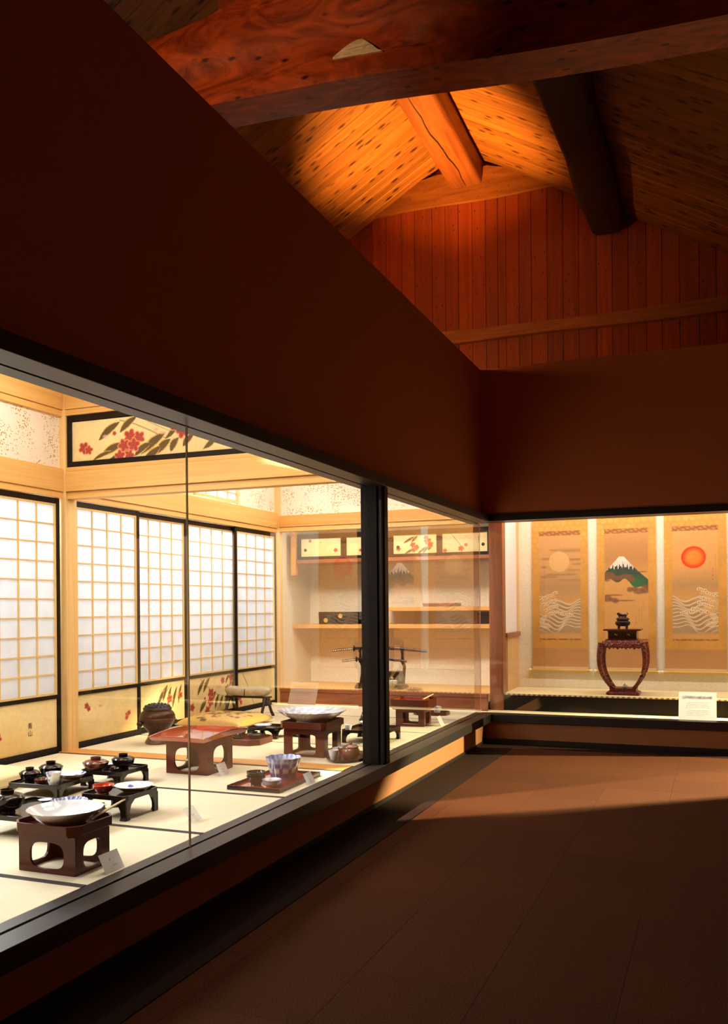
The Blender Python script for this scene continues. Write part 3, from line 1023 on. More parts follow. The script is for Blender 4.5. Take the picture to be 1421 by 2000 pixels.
def shoji(y0, y1, xf, label, painter, sig=False):
    w = y1 - y0
    t = thing('sliding_door', label, 'sliding door', (xf, y0, ZT - 0.003), PI / 2, 'paper sliding doors along the back of the mat rooms')
    # local x -> world y ; local -y faces the room
    sw = 0.040
    for x0 in (0, w - sw):
        MB().box(x0, x0 + sw, -0.016, 0.016, 0, DH).build('stile', 'black_frame', t, bevel=0.002)
    for z0, z1, n in ((0, 0.052, 'bottom_rail'), (0.436, 0.468, 'middle_rail'), (1.995, DH, 'top_rail')):
        MB().box(sw, w - sw, -0.015, 0.015, z0, z1).build(n, 'black_frame', t, bevel=0.002)
    a0, a1, b0, b1 = sw, w - sw, 0.468, 1.995
    MB().box(a0, a1, 0.002, 0.0026, b0, b1).build('paper', 'door_paper', t)
    fw = 0.016
    for z0 in (b0, b1 - fw):
        MB().box(a0, a1, -0.012, 0.002, z0, z0 + fw).build('inner_frame', 'cypress_bar', t)
    for x0 in (a0, a1 - fw):
        MB().box(x0, x0 + fw, -0.012, 0.002, b0 + fw, b1 - fw).build('inner_frame', 'cypress_bar', t)
    hb = MB().box(-0.5 * (a1 - a0 - 2 * fw), 0.5 * (a1 - a0 - 2 * fw), -0.007, 0.002, -0.0055, 0.0055).mesh('lattice_bar')
    for k in range(1, 10):
        link('lattice_bar', hb, 'cypress_bar', t, ((a0 + a1) / 2, 0, b0 + fw + (b1 - b0 - 2 * fw) * k / 10))
    vb = MB().box(-0.0062, 0.0062, -0.008, 0.002, b0 + fw, b1 - fw).mesh('lattice_bar')
    for k in range(1, 4):
        link('lattice_bar', vb, 'cypress_bar', t, (a0 + fw + (a1 - a0 - 2 * fw) * k / 4, 0, 0))
    c = gold_ground(a1 - a0, 0.384, 150, 70, int(y0 * 100) % 97, 0.30)
    painter(c)
    c.build('painted_board', 'painting', t, (a0, -0.004, 0.052))
    MB().box(a0, a1, -0.003, 0.004, 0.05, 0.438).build('backing', 'black_frame', t)
    if sig:
        for k, ch in enumerate('青山'):
            text_mesh('signature', ch, 0.052, 'ink_brown', t, (0.56, -0.0065, 0.250 - 0.056 * k), (PI / 2, 0, 0))
    return t


def pt_left(c):
    c.flower(0.19, 0.150, .040, RED, REDRIM, 5, 1)
    c.leaf(0.10, 0.05, 0.17, 0.13, 0.010, LEAF, LEAFRIM)
    c.line([(0.15, 0.02), (0.17, 0.08), (0.20, 0.14)], 0.003, S(200, 120, 110), .7)
def pt_1(c):
    for (x, y, r) in ((0.125, 0.285, .030), (0.15, 0.26, .025)):
        c.flower(x, y, r, RED, REDRIM, 5, x * 30)
    c.ell(0.30, 0.268, .030, .012, S(220, 140, 125), 0.9, 0.5, -0.2)
    for (x, y, r) in ((0.675, 0.15, .030), (0.70, 0.165, .026), (0.665, 0.125, .024)):
        c.flower(x, y, r, RED, REDRIM, 5, x * 30)
def pt_2(c):
    for (x0, y0, x1, y1, wd) in ((0.32, .16, .50, .36, .020), (0.42, .20, .50, .36, .018), (0.50, .14, .56, .34, .018), (0.58, .13, .66, .33, .017), (0.68, .16, .74, .35, .016), (0.40, .0, .50, .17, .018), (.25, .06, .34, .14, .006)):
        c.leaf(x0, y0, x1, y1, wd, LEAF, LEAFRIM, 0.01)
    c.line([(.30, .02), (.33, .13), (.45, .27), (.55, .36)], .004, LEAF, .8)
    for (x, y, r) in ((0.53, 0.22, .045), (0.72, .24, .035)):
        c.flower(x, y, r, RED, REDRIM, 5, x * 20)
    c.ell(.40, .31, .05, .02, S(216, 160, 140), .7, .6)
def pt_3(c):
    for (x0, y0, x1, y1, wd) in ((0.16, .20, .30, .36, .022), (0.27, .22, .40, .37, .022), (0.20, .02, .34, .14, .026), (0.36, .02, .52, .22, .028), (0.50, .03, .58, .18, .022), (0.60, .04, .67, .16, .020), (0.70, .04, .78, .18, .020), (.80, .22, .88, .36, .014), (.72, .28, .80, .37, .014)):
        c.leaf(x0, y0, x1, y1, wd, LEAF, LEAFRIM, 0.012)
    c.line([(.22, .36), (.40, .25), (.55, .18), (.80, .12)], .004, LEAF, .6)
    for (x, y, r) in ((0.06, 0.09, .045), (0.42, .20, .06), (0.41, .12, .06), (0.35, .03, .05), (0.66, .32, .04), (0.84, .34, .05), (.88, .26, .05), (.76, .22, .05), (.30, .16, .018)):
        c.flower(x, y, r, RED, REDRIM, 5, x * 20)
    c.ell(.58, .26, .06, .022, S(220, 165, 150), .7, .6)
def pt_4(c):
    c.line([(.12, .37), (.24, .22), (.34, .06), (.38, .0)], .005, LEAF, .85)
    for (x, y, r) in ((0.05, 0.10, .04), (0.28, .13, .05), (.08, .05, .03)):
        c.flower(x, y, r, RED, REDRIM, 5, x * 20)


shoji(4.865, 5.765, -4.93, 'leftmost paper sliding door in view, with an ink signature on its lower board', pt_left, True)
shoji(5.925, 6.827, -4.93, 'paper sliding door right of the pale post, sparse red blossoms below', pt_1)
shoji(6.785, 7.655, -4.965, 'paper sliding door behind the bronze brazier, leaf spray on its lower board', pt_2)
shoji(7.655, 8.645, -4.965, 'paper sliding door with the densest red flowers, behind the gold cushion', pt_3)
shoji(8.565, 9.535, -4.93, 'rightmost paper sliding door behind the padded armrest', pt_4)

# ================================================================== shelf alcove (left of the red post)
AZ = 0.487
sbox('wall_alcove_back', 'alcove_plaster', -5.05, -2.26, 10.56, 10.66, 0.2, 3.45, label='cream plaster back wall of the shelf alcove')
sbox('wall_alcove_left', 'alcove_plaster', -5.05, -4.95, 9.60, 10.56, 0.2, 3.45, label='cream plaster left wall of the shelf alcove')
sbox('wall_alcove_upper', 'gold_fleck_paper', -4.862, -2.36, 9.57, 9.62, 2.545, 3.45, label='flecked paper wall above the shelf alcove')
sbox('trim_21', 'honey_x', -4.862, -2.36, 9.515, 9.62, 2.409, 2.545, bevel=0.004, label='wide honey wood rail above the shelf alcove')
sbox('trim_22', 'pine_x', -4.862, -2.36, 9.530, 9.61, 2.355, 2.406, bevel=0.003, label='pine strip above the wall cabinet')
sbox('floor_alcove', 'pine_x', -4.95, -2.35, 9.56, 10.56, 0.40, AZ, label='pale boarded floor of the shelf alcove')
sbox('trim_23', 'red_cedar_x', -4.875, -2.35, 9.520, 9.60, 0.448, AZ + 0.003, bevel=0.004, label='red brown top edge of the alcove step')
sbox('trim_24', 'red_cedar_x', -4.875, -2.35, 9.532, 9.58, 0.262, 0.446, label='red brown front board of the alcove step')
# shelves
s1 = MB().box(-4.93, -2.30, 10.02, 10.55, 1.190, 1.240)
tag(s1.build('wall_shelf', 'honey_x', bevel=0.004), 'lower long honey wood shelf in the alcove, holding black boxes', 'shelf')
s2 = MB().box(-3.82, -2.30, 10.02, 10.55, 1.397, 1.446)
tag(s2.build('wall_shelf', 'honey_x', bevel=0.004), 'upper short honey wood shelf in the alcove, holding a flat case', 'shelf')
tag(MB().box(-3.80, -3.765, 10.06, 10.10, 1.24, 1.397).build('shelf_strut', 'honey_x', bevel=0.003), 'little upright strut joining the two alcove shelves', 'strut')
# cabinet
cabt = thing('wall_cabinet', 'long wall cabinet with four painted sliding panels at the top of the alcove', 'cabinet', (-4.86, 9.88, 1.99))
MB().box(0.0, 2.52, 0.03, 0.60, 0.03, 0.36).build('body', 'black_frame', cabt)
MB().box(0.05, 2.52, -0.01, 0.6, 0.0, 0.042).build('bottom_board', 'red_cedar_x', cabt, bevel=0.003)
MB().box(-0.02, 0.045, -0.02, 0.05, -0.145, 0.39).build('end_post', 'honey_x', cabt, bevel=0.004)
dw = 0.60


def cab_paint(c, k):
    if k == 0:
        c.flower(.12, .19, .022, RED, REDRIM, 5, 1); c.ell(.26, .17, .02, .01, S(220, 150, 130), .8, .5); c.flower(.46, .07, .028, RED, REDRIM, 5, 2)
    if k == 1:
        c.leaf(.18, .12, .30, .18, .010, LEAF, LEAFRIM); c.flower(.22, .11, .03, RED, REDRIM); c.flower(.18, .06, .022, RED, REDRIM); c.flower(.40, .14, .03, RED, REDRIM); c.leaf(.36, .02, .46, .12, .014, LEAF, LEAFRIM)
    if k == 2:
        for q in ((.12, .12, .26, .20), (.22, .13, .30, .21), (.14, .0, .26, .06), (.30, .0, .42, .08), (.36, .0, .44, .09), (.42, .03, .48, .10)):
            c.leaf(*q, .013, LEAF, LEAFRIM)
        for x, y, r in ((.06, .06, .03), (.24, .10, .035), (.28, .07, .035), (.25, .04, .03), (.42, .14, .045), (.45, .10, .04), (.40, .18, .03)):
            c.flower(x, y, r, RED, REDRIM, 5, x * 40)
    if k == 3:
        c.line([(.10, .22), (.18, .12), (.26, .02)], .004, LEAF, .8)
        for x, y, r in ((.03, .02, .028), (.22, .04, .035), (.28, .08, .022)):
            c.flower(x, y, r, RED, REDRIM, 5, x * 40)
        c.line([(.43, .17), (.43, .13)], .006, LEAF, .8); c.line([(.425, .11), (.44, .10)], .004, LEAF, .6)


for k in range(4):
    x0 = 0.075 + k * dw
    yb = 0.006 if k in (1, 2) else 0.0
    door = MB()
    fw = 0.036
    for bb in ((x0, x0 + dw, 0.044, 0.044 + fw), (x0, x0 + dw, 0.335 - fw, 0.335)):
        door.box(bb[0], bb[1], yb, yb + 0.018, bb[2], bb[3])
    for bx in (x0, x0 + dw - fw):
        door.box(bx, bx + fw, yb, yb + 0.018, 0.044 + fw, 0.335 - fw)
    d = door.build('door', 'black_frame', cabt)
    c = gold_ground(dw - 2 * fw, 0.219, 110, 46, 40 + k, 0.2)
    cab_paint(c, k)
    c.build('painted_panel', 'painting', d, (x0 + fw, yb + 0.008, 0.044 + fw))
    pull = MB().lathe([(0.0, 0.004), (0.012, 0.004), (0.019, 0.0), (0.021, -0.004), (0.019, -0.006)], 16)
    pull.v = [(v[0] + x0 + fw + (0.055 if k in (0, 2) else dw - 2 * fw - 0.05), yb + 0.006 - v[2] * 1.0, v[1] + 0.16) for v in pull.v]
    pull.build('finger_pull', 'dark_bronze', d)
# lacquer boxes on the shelf
for k, (bx, bw_) in enumerate(((-4.60, 0.235), (-4.358, 0.292))):
    t = thing('lacquer_box', ('black lacquer box with a gold crest, left one on the alcove shelf', 'black lacquer box with a gold crest, right one on the alcove shelf')[k], 'box', (bx, 10.06, 1.2405), 0, 'crested boxes on the alcove shelf')
    MB().box(0, bw_, 0, 0.22, 0, 0.105).build('body', 'black_lacquer', t, bevel=0.004)
    MB().box(-0.004, bw_ + 0.004, -0.004, 0.224, 0.085 if k == 0 else 0.09, 0.152).build('lid', 'black_lacquer', t, bevel=0.006)
    cx, cz = (0.095, 0.048) if k == 0 else (0.05, 0.10)
    cr = MB()
    dsk = [(0.0, 0.003), (0.010, 0.003), (0.011, 0.0015), (0.016, 0.0015), (0.018, 0.003), (0.026, 0.003), (0.028, 0.0)]
    cr.lathe(dsk, 20)
    cr.v = [(v[0] + cx, -0.0042 - v[2], v[1] + cz) for v in cr.v]
    cr.build('crest', 'cane_gold', t)
t = thing('low_case', 'flat black case lying right of the crested boxes', 'case', (-4.055, 10.08, 1.2405))
MB().box(0, 0.22, 0, 0.16, 0, 0.04).build('body', 'black_lacquer', t, bevel=0.004)
MB().box(-.003, 0.223, -.003, 0.163, 0.04, 0.056).build('lid', 'black_lacquer', t, bevel=0.004)
t = thing('flat_case', 'flat brown wooden case on the upper alcove shelf', 'case', (-3.26, 10.10, 1.4465))
MB().box(0, 0.40, 0, 0.24, 0, 0.026).build('body', 'red_cedar_x', t, bevel=0.003)
MB().box(-.004, 0.404, -.004, 0.244, 0.026, 0.040).build('lid', 'red_cedar_x', t, bevel=0.003)
t = thing('shelf_box', 'dark grey box tucked between the two alcove shelves by the red post', 'box', (-2.62, 10.20, 1.2405))
MB().box(0, 0.30, 0, 0.25, 0, 0.10).build('body', 'dark_brown_lacquer', t, bevel=0.004)
MB().box(-.004, 0.304, -.004, 0.254, 0.10, 0.135).build('lid', 'dark_brown_lacquer', t, bevel=0.004)

# swords and rack
rk = thing('sword_rack', 'tall dark two-tier sword rack in the alcove', 'rack', (-3.70, 9.86, AZ + 0.004))
for sx in (-0.265, 0.265):
    pts = [(sx - .005, 0.02, 0.05), (sx + .01, 0.015, 0.16), (sx + 0.02, 0.0, 0.26), (sx + 0.0, -0.01, 0.33), (sx - 0.005, 0.0, 0.40), (sx, 0.0, 0.455)]
    MB().tube(pts, [0.020, 0.016, 0.019, 0.020, 0.013, 0.012], 10).build('upright', 'dark_brown_lacquer', rk, smooth=True)
    for zz in (0.305, 0.425):
        MB().tube([(sx, 0.0, zz), (sx, -0.035, zz + 0.0), (sx, -0.055, zz + 0.018)], [0.011, 0.010, 0.008], 8).build('hook', 'dark_brown_lacquer', rk, smooth=True)
    MB().prism([(-0.13, 0.0), (0.13, 0.0), (0.12, 0.03), (0.05, 0.05), (-0.05, 0.06), (-0.12, 0.03)], 0, sx - 0.028, sx + 0.028).build('foot', 'dark_brown_lacquer', rk, bevel=0.004)
MB().box(-0.265, 0.265, -0.012, 0.012, 0.055, 0.085).build('stretcher', 'dark_brown_lacquer', rk, bevel=0.003)


def sword(name, label, x0, xg, x1, z0, zg, z1, y, r):
    t = thing(name, label, 'sword', (0, 0, 0), 0, 'swords on the alcove rack')
    n = 16
    hil = []
    for i in range(7):
        u = i / 6
        hil.append((x0 + (xg - x0) * u, y, z0 + (zg - z0) * u))
    MB().tube(hil, [r * 0.92] + [r * (0.9 + 0.06 * (i % 2)) for i in range(5)] + [r], 10, 0.75).build('hilt', 'dark_brown_lacquer', t, smooth=True)
    cord = MB()
    for i in range(11):
        u = 0.06 + 0.86 * i / 10
        cx, cz = x0 + (xg - x0) * u, z0 + (zg - z0) * u
        cord.box(cx - 0.005, cx + 0.005, y - r * 0.95, y - r * 0.62, cz - r * 0.45, cz + r * 0.45)
    o = cord.build('hilt_wrap', 'ivory', t); o['kind'] = 'stuff'
    g = MB().lathe([(0.0, -.004), (r * 2.0, -.004), (r * 2.1, 0), (r * 2.0, .004), (0.0, .004)], 18)
    g.v = [(xg + v[2], y + v[0] * 0.9, zg + v[1]) for v in g.v]
    g.build('guard', 'bronze', t, smooth=True)
    sh = []
    for i in range(n):
        u = i / (n - 1)
        sh.append((xg + 0.004 + (x1 - xg) * u, y, zg + (z1 - zg) * u + 0.018 * math.sin(PI * u)))
    MB().tube(sh, [r * 1.05] * (n - 1) + [r * 0.9], 10, 0.7).build('scabbard', 'black_lacquer', t, smooth=True)
    for u in (0.55, 0.80):
        i = int(u * (n - 1)); p = sh[i]
        MB().tube([(p[0] - 0.03, p[1], p[2]), (p[0] + 0.03, p[1], p[2] - 0.001)], r * 1.12, 10, 0.72).build('scabbard_band', 'bronze', t, smooth=True)
    return t


sword('long_sword', 'long curved sword lying on the upper hooks of the rack', -4.31, -4.03, -3.13, 0.928, 0.958, 0.932, 9.815, 0.0175)
sword('short_sword', 'shorter sword lying on the lower hooks of the rack', -4.185, -4.00, -3.375, 0.804, 0.830, 0.812, 9.815, 0.0160)

# ================================================================== scroll alcove
TZ = 0.484
XR = 4.3
sbox('wall_toko_back', 'alcove_plaster', -2.26, XR, 10.56, 10.66, 0.2, 3.45, label='cream plaster back wall behind the three hanging scrolls')
post = struct(MB().box(-2.352, -2.200, 9.655, 9.815, 0.262, 3.45).build('trim_25', 'red_cedar', bevel=0.008), 'red brown alcove post between shelves and scrolls')
# side wall of the scroll alcove with a low opening
sw_ = MB()
sw_.box(-2.31, -2.212, 9.80, 10.56, 1.145, 3.45)
struct(sw_.build('wall_toko_side', 'paper_white'), 'white side wall left of the scrolls')
sbox('trim_26', 'red_cedar_x', -2.30, -2.185, 9.82, 10.54, 1.095, 1.143, bevel=0.004, label='dark shelf ledge on the side wall left of the scrolls')
sbox('trim_27', 'pine_z', -2.28, -2.212, 9.95, 10.56, TZ, 1.095, label='pale boarding under the side ledge left of the scrolls')
sbox('trim_28', 'pine_z', -2.28, -2.205, 10.44, 10.56, 1.145, 3.45, label='pale corner batten left of the scrolls')
sbox('trim_29', 'black_frame', -2.212, XR, 9.68, 9.80, 0.262, 0.470, label='black lacquered step front under the scrolls')
fl = sbox('floor_toko', 'goza', -2.212, XR, 9.70, 10.56, 0.44, TZ, label='straw matting floor of the scroll alcove')
ed = Cv(XR + 2.21, 0.014, 1060, 1, S(225, 200, 160))
ph = (ed.X / 0.055) % 1.0
ed.blend((ph < 0.5) * 0.8, S(96, 60, 56))
e1 = ed.build('patterned_border', 'painting', fl, (-2.21, 9.679, 0.4705))
ed2 = Cv(XR + 2.21, 0.016, 1060, 1, S(225, 200, 160))
ed2.blend((((ed2.X / 0.055) % 1.0) < 0.5) * 0.6, S(150, 110, 96))
e2 = ed2.build('patterned_border', 'painting', fl, (-2.21, 9.683, TZ + 0.001), 0, -PI / 2)
ed3 = Cv(XR + 2.21, 0.02, 1060, 1, S(222, 200, 150))
ed3.blend((((ed3.X / 0.055) % 1.0) < 0.5) * 0.55, S(150, 116, 90))
ed3.build('patterned_border', 'painting', fl, (-2.21, 10.535, TZ + 0.001), 0, -PI / 2)


# ---------------- hanging scrolls
def cloth(c, x0, x1, y0, y1, col, seed):
    m = (c.X >= x0) & (c.X <= x1) & (c.Y >= y0) & (c.Y <= y1)
    c.blend(m * 1.0, col)


def wave_field(c, X0, X1, Y0, Y1, seed, mirror=False):
    """rolling brushed waves: long parallel swells with pale rims, a breaking crest at one side"""
    r = random.Random(seed)
    W_ = X1 - X0
    inside = (c.X >= X0) & (c.X <= X1)
    U = (c.X - X0) / W_
    if mirror:
        U = 1 - U
    sea = S(178, 146, 98); shade = S(132, 104, 72); foam = S(236, 210, 166)
    n = 10
    for k in range(n):
        q = k / (n - 1)
        base = Y1 - (Y1 - Y0) * q
        amp = 0.030 + 0.030 * q
        ph = 0.6 + 1.15 * q * 2.2
        sw = np.sin(2 * PI * (0.95 * U) + ph) + 0.38 * np.sin(2 * PI * 2.1 * U + 2.0 * ph)
        crest = base + amp * sw + 0.05 * np.clip(0.35 - U, 0, 1) * (1 - q)
        d = crest - c.Y
        body = inside & (d > 0)
        fade = np.clip((c.Y - (Y0 - 0.05)) / 0.07, 0, 1)
        c.blend(body * np.clip(1 - d / 0.10, 0, 1) * 0.80 * fade, shade)
        c.blend(body * np.clip(d / 0.05, 0, 1) * 0.55 * fade, sea)
        for off, wd, al in ((0.0, 0.0055, 0.95), (0.015, 0.0022, 0.65), (0.027, 0.0020, 0.55), (0.039, .0018, .45), (0.051, .0016, .35)):
            dd = d - off * (0.8 + 0.5 * np.sin(2 * PI * U + ph))
            c.blend(inside * np.clip(1.4 - np.abs(dd) / wd, 0, 1) * al * fade, foam)

    def px(u):
        return X0 + (u if not mirror else 1 - u) * W_
    sg = -1 if mirror else 1
    top = Y1 + 0.10
    for (u, y, rx, ry) in ((.06, top - .17, .05, .10), (.14, top - .12, .06, .07), (.22, top - .075, .06, .045), (.32, top - .045, .055, .028), (.14, top - .22, .07, .06), (.24, top - .18, .05, .04), (.30, top - .23, .05, .03), (.20, top - .27, .06, .03)):
        c.ell(px(u), y, rx, ry, S(212, 168, 106), 0.95, 0.5)
    fingers = []
    for lane, (u0, y0, u1, y1, cnt) in enumerate(((.06, -.08, .42, .0, 9), (.10, -.15, .40, -.09, 8), (.14, -.21, .42, -.16, 8), (.24, -.26, .55, -.22, 8), (.50, -.25, .80, -.27, 7))):
        for j in range(cnt):
            t = j / (cnt - 1)
            fingers.append((u0 + (u1 - u0) * t, top + y0 + (y1 - y0) * t + r.uniform(-.008, .008), r.uniform(.011, .018)))
    for (u, y, rad) in fingers:
        pts = [(px(u) + sg * rad * math.cos(a), y + rad * math.sin(a)) for a in np.linspace(2.8, -1.0, 8)]
        c.line(pts, 0.0052, foam, 0.95)
        pts = [(px(u) + sg * rad * .5 * math.cos(a), y + rad * .5 * math.sin(a)) for a in np.linspace(2.6, -1.0, 6)]
        c.line(pts, 0.0030, shade, 0.7)
    for q in range(4):
        pts = [(px(0.17 + (0.15 - 0.03 * q) * math.cos(a)), top - 0.345 + (0.075 - .016 * q) * math.sin(a)) for a in np.linspace(1.5, 5.6, 22)]
        c.line(pts, 0.0040, foam, 0.85)


def scroll(label, x0, kind, seed):
    W_, H_ = 0.645, 1.86                       # cloth; top runs up behind the trim
    Z0 = 0.70
    t = thing('hanging_scroll', label, 'hanging scroll', (x0, 10.545, Z0), 0, 'three hanging scrolls in the alcove')
    nx, ny = 150, 420
    c = Cv(W_, H_, nx, ny, S(206, 150, 66))
    # brocade: gold medallions in the upper cloth
    gx, gy = (c.X / 0.075), (c.Y / 0.062)
    row = np.floor(gy)
    dd = np.hypot(((gx + 0.5 * (row % 2)) % 1) - 0.5, (gy % 1) - 0.5)
    up = np.clip((c.Y - 1.0) / 0.7, 0, 1)
    c.blend(np.clip(1.3 - np.abs(dd - 0.28) / 0.14, 0, 1) * 0.32 * up * c.noise(0.05, seed + 5), S(240, 205, 120))
    c.blend((dd < 0.12) * 0.25 * up, S(238, 200, 110))
    c.mottle(0.05, 0.012, seed); c.mottle(0.10, 0.16, seed + 1)
    # lower plain silk
    low = c.Y < 0.245
    c.blend(low * 0.92, S(188, 136, 82))
    c.mottle(0.04, 0.03, seed + 3)
    c.blend((c.Y < 0.035) * 0.7, S(226, 196, 140))
    # picture area
    a0, a1, b0, b1 = 0.083, 0.562, 0.362, 1.565
    pic = (c.X > a0) & (c.X < a1) & (c.Y > b0) & (c.Y < b1)
    c.blend(pic * 1.0, S(212, 158, 88))
    strip = (c.X > a0) & (c.X < a1) & (((c.Y > b1) & (c.Y < b1 + 0.055)) | ((c.Y > b0 - 0.02) & (c.Y < b0)))
    c.blend(strip * 0.85, S(140, 84, 44))
    hx = np.sin(c.X * 70) * np.sin(c.Y * 140 + c.X * 30)
    c.blend(strip * (hx > 0.25) * 0.6, S(205, 150, 84))
    sub_ = Cv(W_, H_, nx, ny, (0, 0, 0)); sub_.a = c.a.copy()
    V = (c.Y - b0) / (b1 - b0); U = (c.X - a0) / (a1 - a0)
    P = sub_
    if kind in ('moon', 'sun'):
        P.blend(np.clip(1 - np.abs(V - 0.50) / 0.16, 0, 1) * 0.55, S(150, 122, 84))
    if kind == 'moon':
        P.blend(np.clip((V - .35) / .2, 0, 1) * 0.35, S(186, 150, 102))
        for (v, u0, u1, al) in ((.86, .2, 1, .45), (.845, .5, 1, .4), (.775, 0, .35, .6), (.765, .65, 1, .7), (.72, .75, 1, .5), (.695, 0, .25, .8), (.66, .6, 1, .4), (.62, .1, .95, .5), (.60, .0, .5, .5), (.565, .4, 1, .35)):
            P.blend(np.exp(-((V - v) / 0.011) ** 2) * np.clip((U - u0) / .12, 0, 1) * np.clip((u1 - U) / .12 + (u1 >= 1) * 1, 0, 1) * al, S(132, 98, 62))
        P.ell(a0 + .49 * .479, b0 + .745 * 1.203, .124, .122, S(222, 176, 110), 0.95, 0.08)
        wave_field(P, a0, a1, b0 + 0.10, b0 + 0.44, seed)
    if kind == 'sun':
        cx, cy = a0 + .47 * .479, b0 + .755 * 1.203
        d = np.hypot((c.X - cx) / .130, (c.Y - cy) / .122)
        P.blend((d < 1) * 1.0, S(226, 64, 14))
        P.blend(np.clip((0.86 - d) / .35, 0, 1), S(216, 134, 40))
        P.ell(cx - .02, cy + .005, .05, .02, S(222, 150, 50), .8, .8)
        wave_field(P, a0, a1, b0 + 0.10, b0 + 0.46, seed, True)
    if kind == 'fuji':
        P.blend(np.clip((V - .55) / .2, 0, 1) * 0.55, S(160, 112, 66))
        P.blend(np.clip((V - .88) / .12, 0, 1) * 0.5, S(200, 150, 88))
        # mountain silhouette
        sl = np.where(U < 0.33, 0.775 - (0.33 - U) * 0.42 - 0.10 * np.clip(.33 - U, 0, 1) ** 2, np.where(U < .45, 0.778, 0.778 - (U - 0.45) * 0.47 + 0.13 * np.clip(U - .45, 0, 1) ** 2))
        mt = V < sl
        base = 0.555 - 0.10 * np.clip((U - .45) / .5, 0, 1) + 0.02 * np.sin(U * 16)
        P.blend(mt * (V > base) * 1.0, S(50, 76, 56))
        P.blend(mt * (V > base) * np.clip(1 - np.hypot((U - .72) / .35, (V - .52) / .10), 0, 1) * 1.2, S(44, 106, 60))
        P.blend(mt * (V > base) * np.clip((V - .64) / .05, 0, 1) * 0.9, S(44, 56, 62))
        jag = 0.690 + 0.016 * np.sin(U * 75) + 0.012 * np.sin(U * 131 + 1) - 0.05 * np.abs(U - .4)
        P.blend(mt * (V > jag) * 1.0, S(240, 226, 206))
        P.blend(mt * (V > jag) * (np.sin(U * 110) > .8) * (V < .735) * .5, S(90, 90, 92))
        cl = S(128, 86, 54)
        for (u, v, ru, rv) in ((.10, .605, .16, .035), (.28, .575, .16, .030), (.05, .57, .10, .03), (.50, .590, .18, .028), (.62, .56, .10, .025), (.80, .45, .18, .035), (.95, .47, .14, .05), (.68, .47, .10, .025), (.58, .465, .08, .03), (.05, .385, .14, .04), (.20, .37, .14, .022), (.25, .355, .09, .02), (.45, .362, .30, .008), (.22, .415, .25, .008), (.85, .632, .15, .006)):
            P.ell(a0 + u * .479, b0 + v * 1.203, ru * .479, rv * 1.203, cl, .85, .35)
        for k, (u, v0, v1) in enumerate(((.90, .33, .30), (.845, .30, .17), (.79, .30, .16), (.72, .24, .17))):
            for q in np.arange(v1, v0, .018):
                P.ell(a0 + u * .479, b0 + q * 1.203, .0045, .006, S(120, 70, 36) if k else S(190, 84, 40), .75, .6)
        P.ell(a0 + .72 * .479, b0 + .15 * 1.203, .008, .012, S(205, 88, 44), .8, .5)
    if kind == 'sun':
        for q in np.arange(.56, .77, .016):
            P.ell(a0 + .945 * .479, b0 + q * 1.203, .0042, .006, S(120, 74, 40), .7, .6)
        for q in (.55, .585, .62, .645):
            P.ell(a0 + .885 * .479, b0 + q * 1.203, .009, .013, S(206, 78, 34), .75, .5)
    if kind == 'moon':
        for q in (.60, .545):
            P.ell(a0 + .07 * .479, b0 + q * 1.203, .010, .014, S(206, 88, 44), .75, .5)
        for q in np.arange(.57, .68, .016):
            P.ell(a0 + .14 * .479, b0 + q * 1.203, .004, .006, S(120, 74, 40), .7, .6)
    P.mottle(0.04, 0.012, seed + 8)
    m = pic[..., None] * 1.0
    c.a = c.a * (1 - m) + P.a * m
    c.build('painted_silk', 'silk_painting', t, (0, -0.004, 0), bulge=lambda X, Y: -0.016 * np.clip(1 - Y / 0.25, 0, 1) ** 2)
    MB().box(0.004, W_ - 0.004, 0.0, 0.003, 0.03, H_).build('backing', 'silk_beige', t)
    rod = MB().tube([(-0.015, -0.006, -0.012), (W_ + 0.015, -0.006, -0.012)], 0.017, 14)
    rod.build('roller', 'cane_gold', t, smooth=True)
    for sx in (-0.045, W_ + 0.012):
        MB().tube([(sx, -0.006, -0.012), (sx + 0.006, -0.006, -0.012), (sx + 0.027, -0.006, -0.012), (sx + 0.033, -0.006, -0.012)], [0.014, 0.019, 0.019, 0.014], 14).build('roller_knob', 'ivory', t, smooth=True)
    MB().tube([(0.0, -0.004, H_), (W_, -0.004, H_)], 0.010, 8).build('top_rod', 'red_cedar_x', t)
    return t


scroll('left hanging scroll painted with a pale moon over waves', -2.045, 'moon', 21)
scroll('middle hanging scroll painted with a snow-capped mountain', -1.295, 'fuji', 31)
scroll('right hanging scroll painted with a red sun over waves', -0.560, 'sun', 44)

# ---------------- carved stand and incense burner
SX, SY = -0.955, 9.97
t = thing('carved_stand', 'tall carved red lacquer stand with bowed legs before the scrolls', 'stand', (SX, SY, TZ))
sq = lambda h, z: [(-h, -h * 0.8, z), (h, -h * 0.8, z), (h, h * 0.8, z), (-h, h * 0.8, z)]
MB().loft([sq(.150, .685), sq(.192, .690), sq(.195, .700), sq(.190, .706)]).build('top', 'brown_lacquer', t, bevel=0.002)
MB().loft([sq(.128, .60), sq(.148, .605), sq(.146, .66), sq(.152, .686)]).build('neck', 'black_lacquer', t)
for sx in (-0.066, 0.066):
    MB().loft([[(sx + dx - .016, -.1185 - .0, .648 + dz), (sx + dx + .016, -.1185, .636 + dz), (sx + dx + .016, -.121, .636 + dz), (sx + dx - .016, -.121, .648 + dz)] for dx, dz in ((0, 0), (0, 0.010))]).build('gold_slot', 'cane_gold', t)
ap = MB()
rgs = []
for z, hh in ((.602, .150), (.592, .168), (.575, .190), (.55, .208), (.525, .215), (.508, .214)):
    rgs.append(sq(hh, z))
ap.loft(rgs)
apo = ap.build('apron', 'brown_lacquer', t)
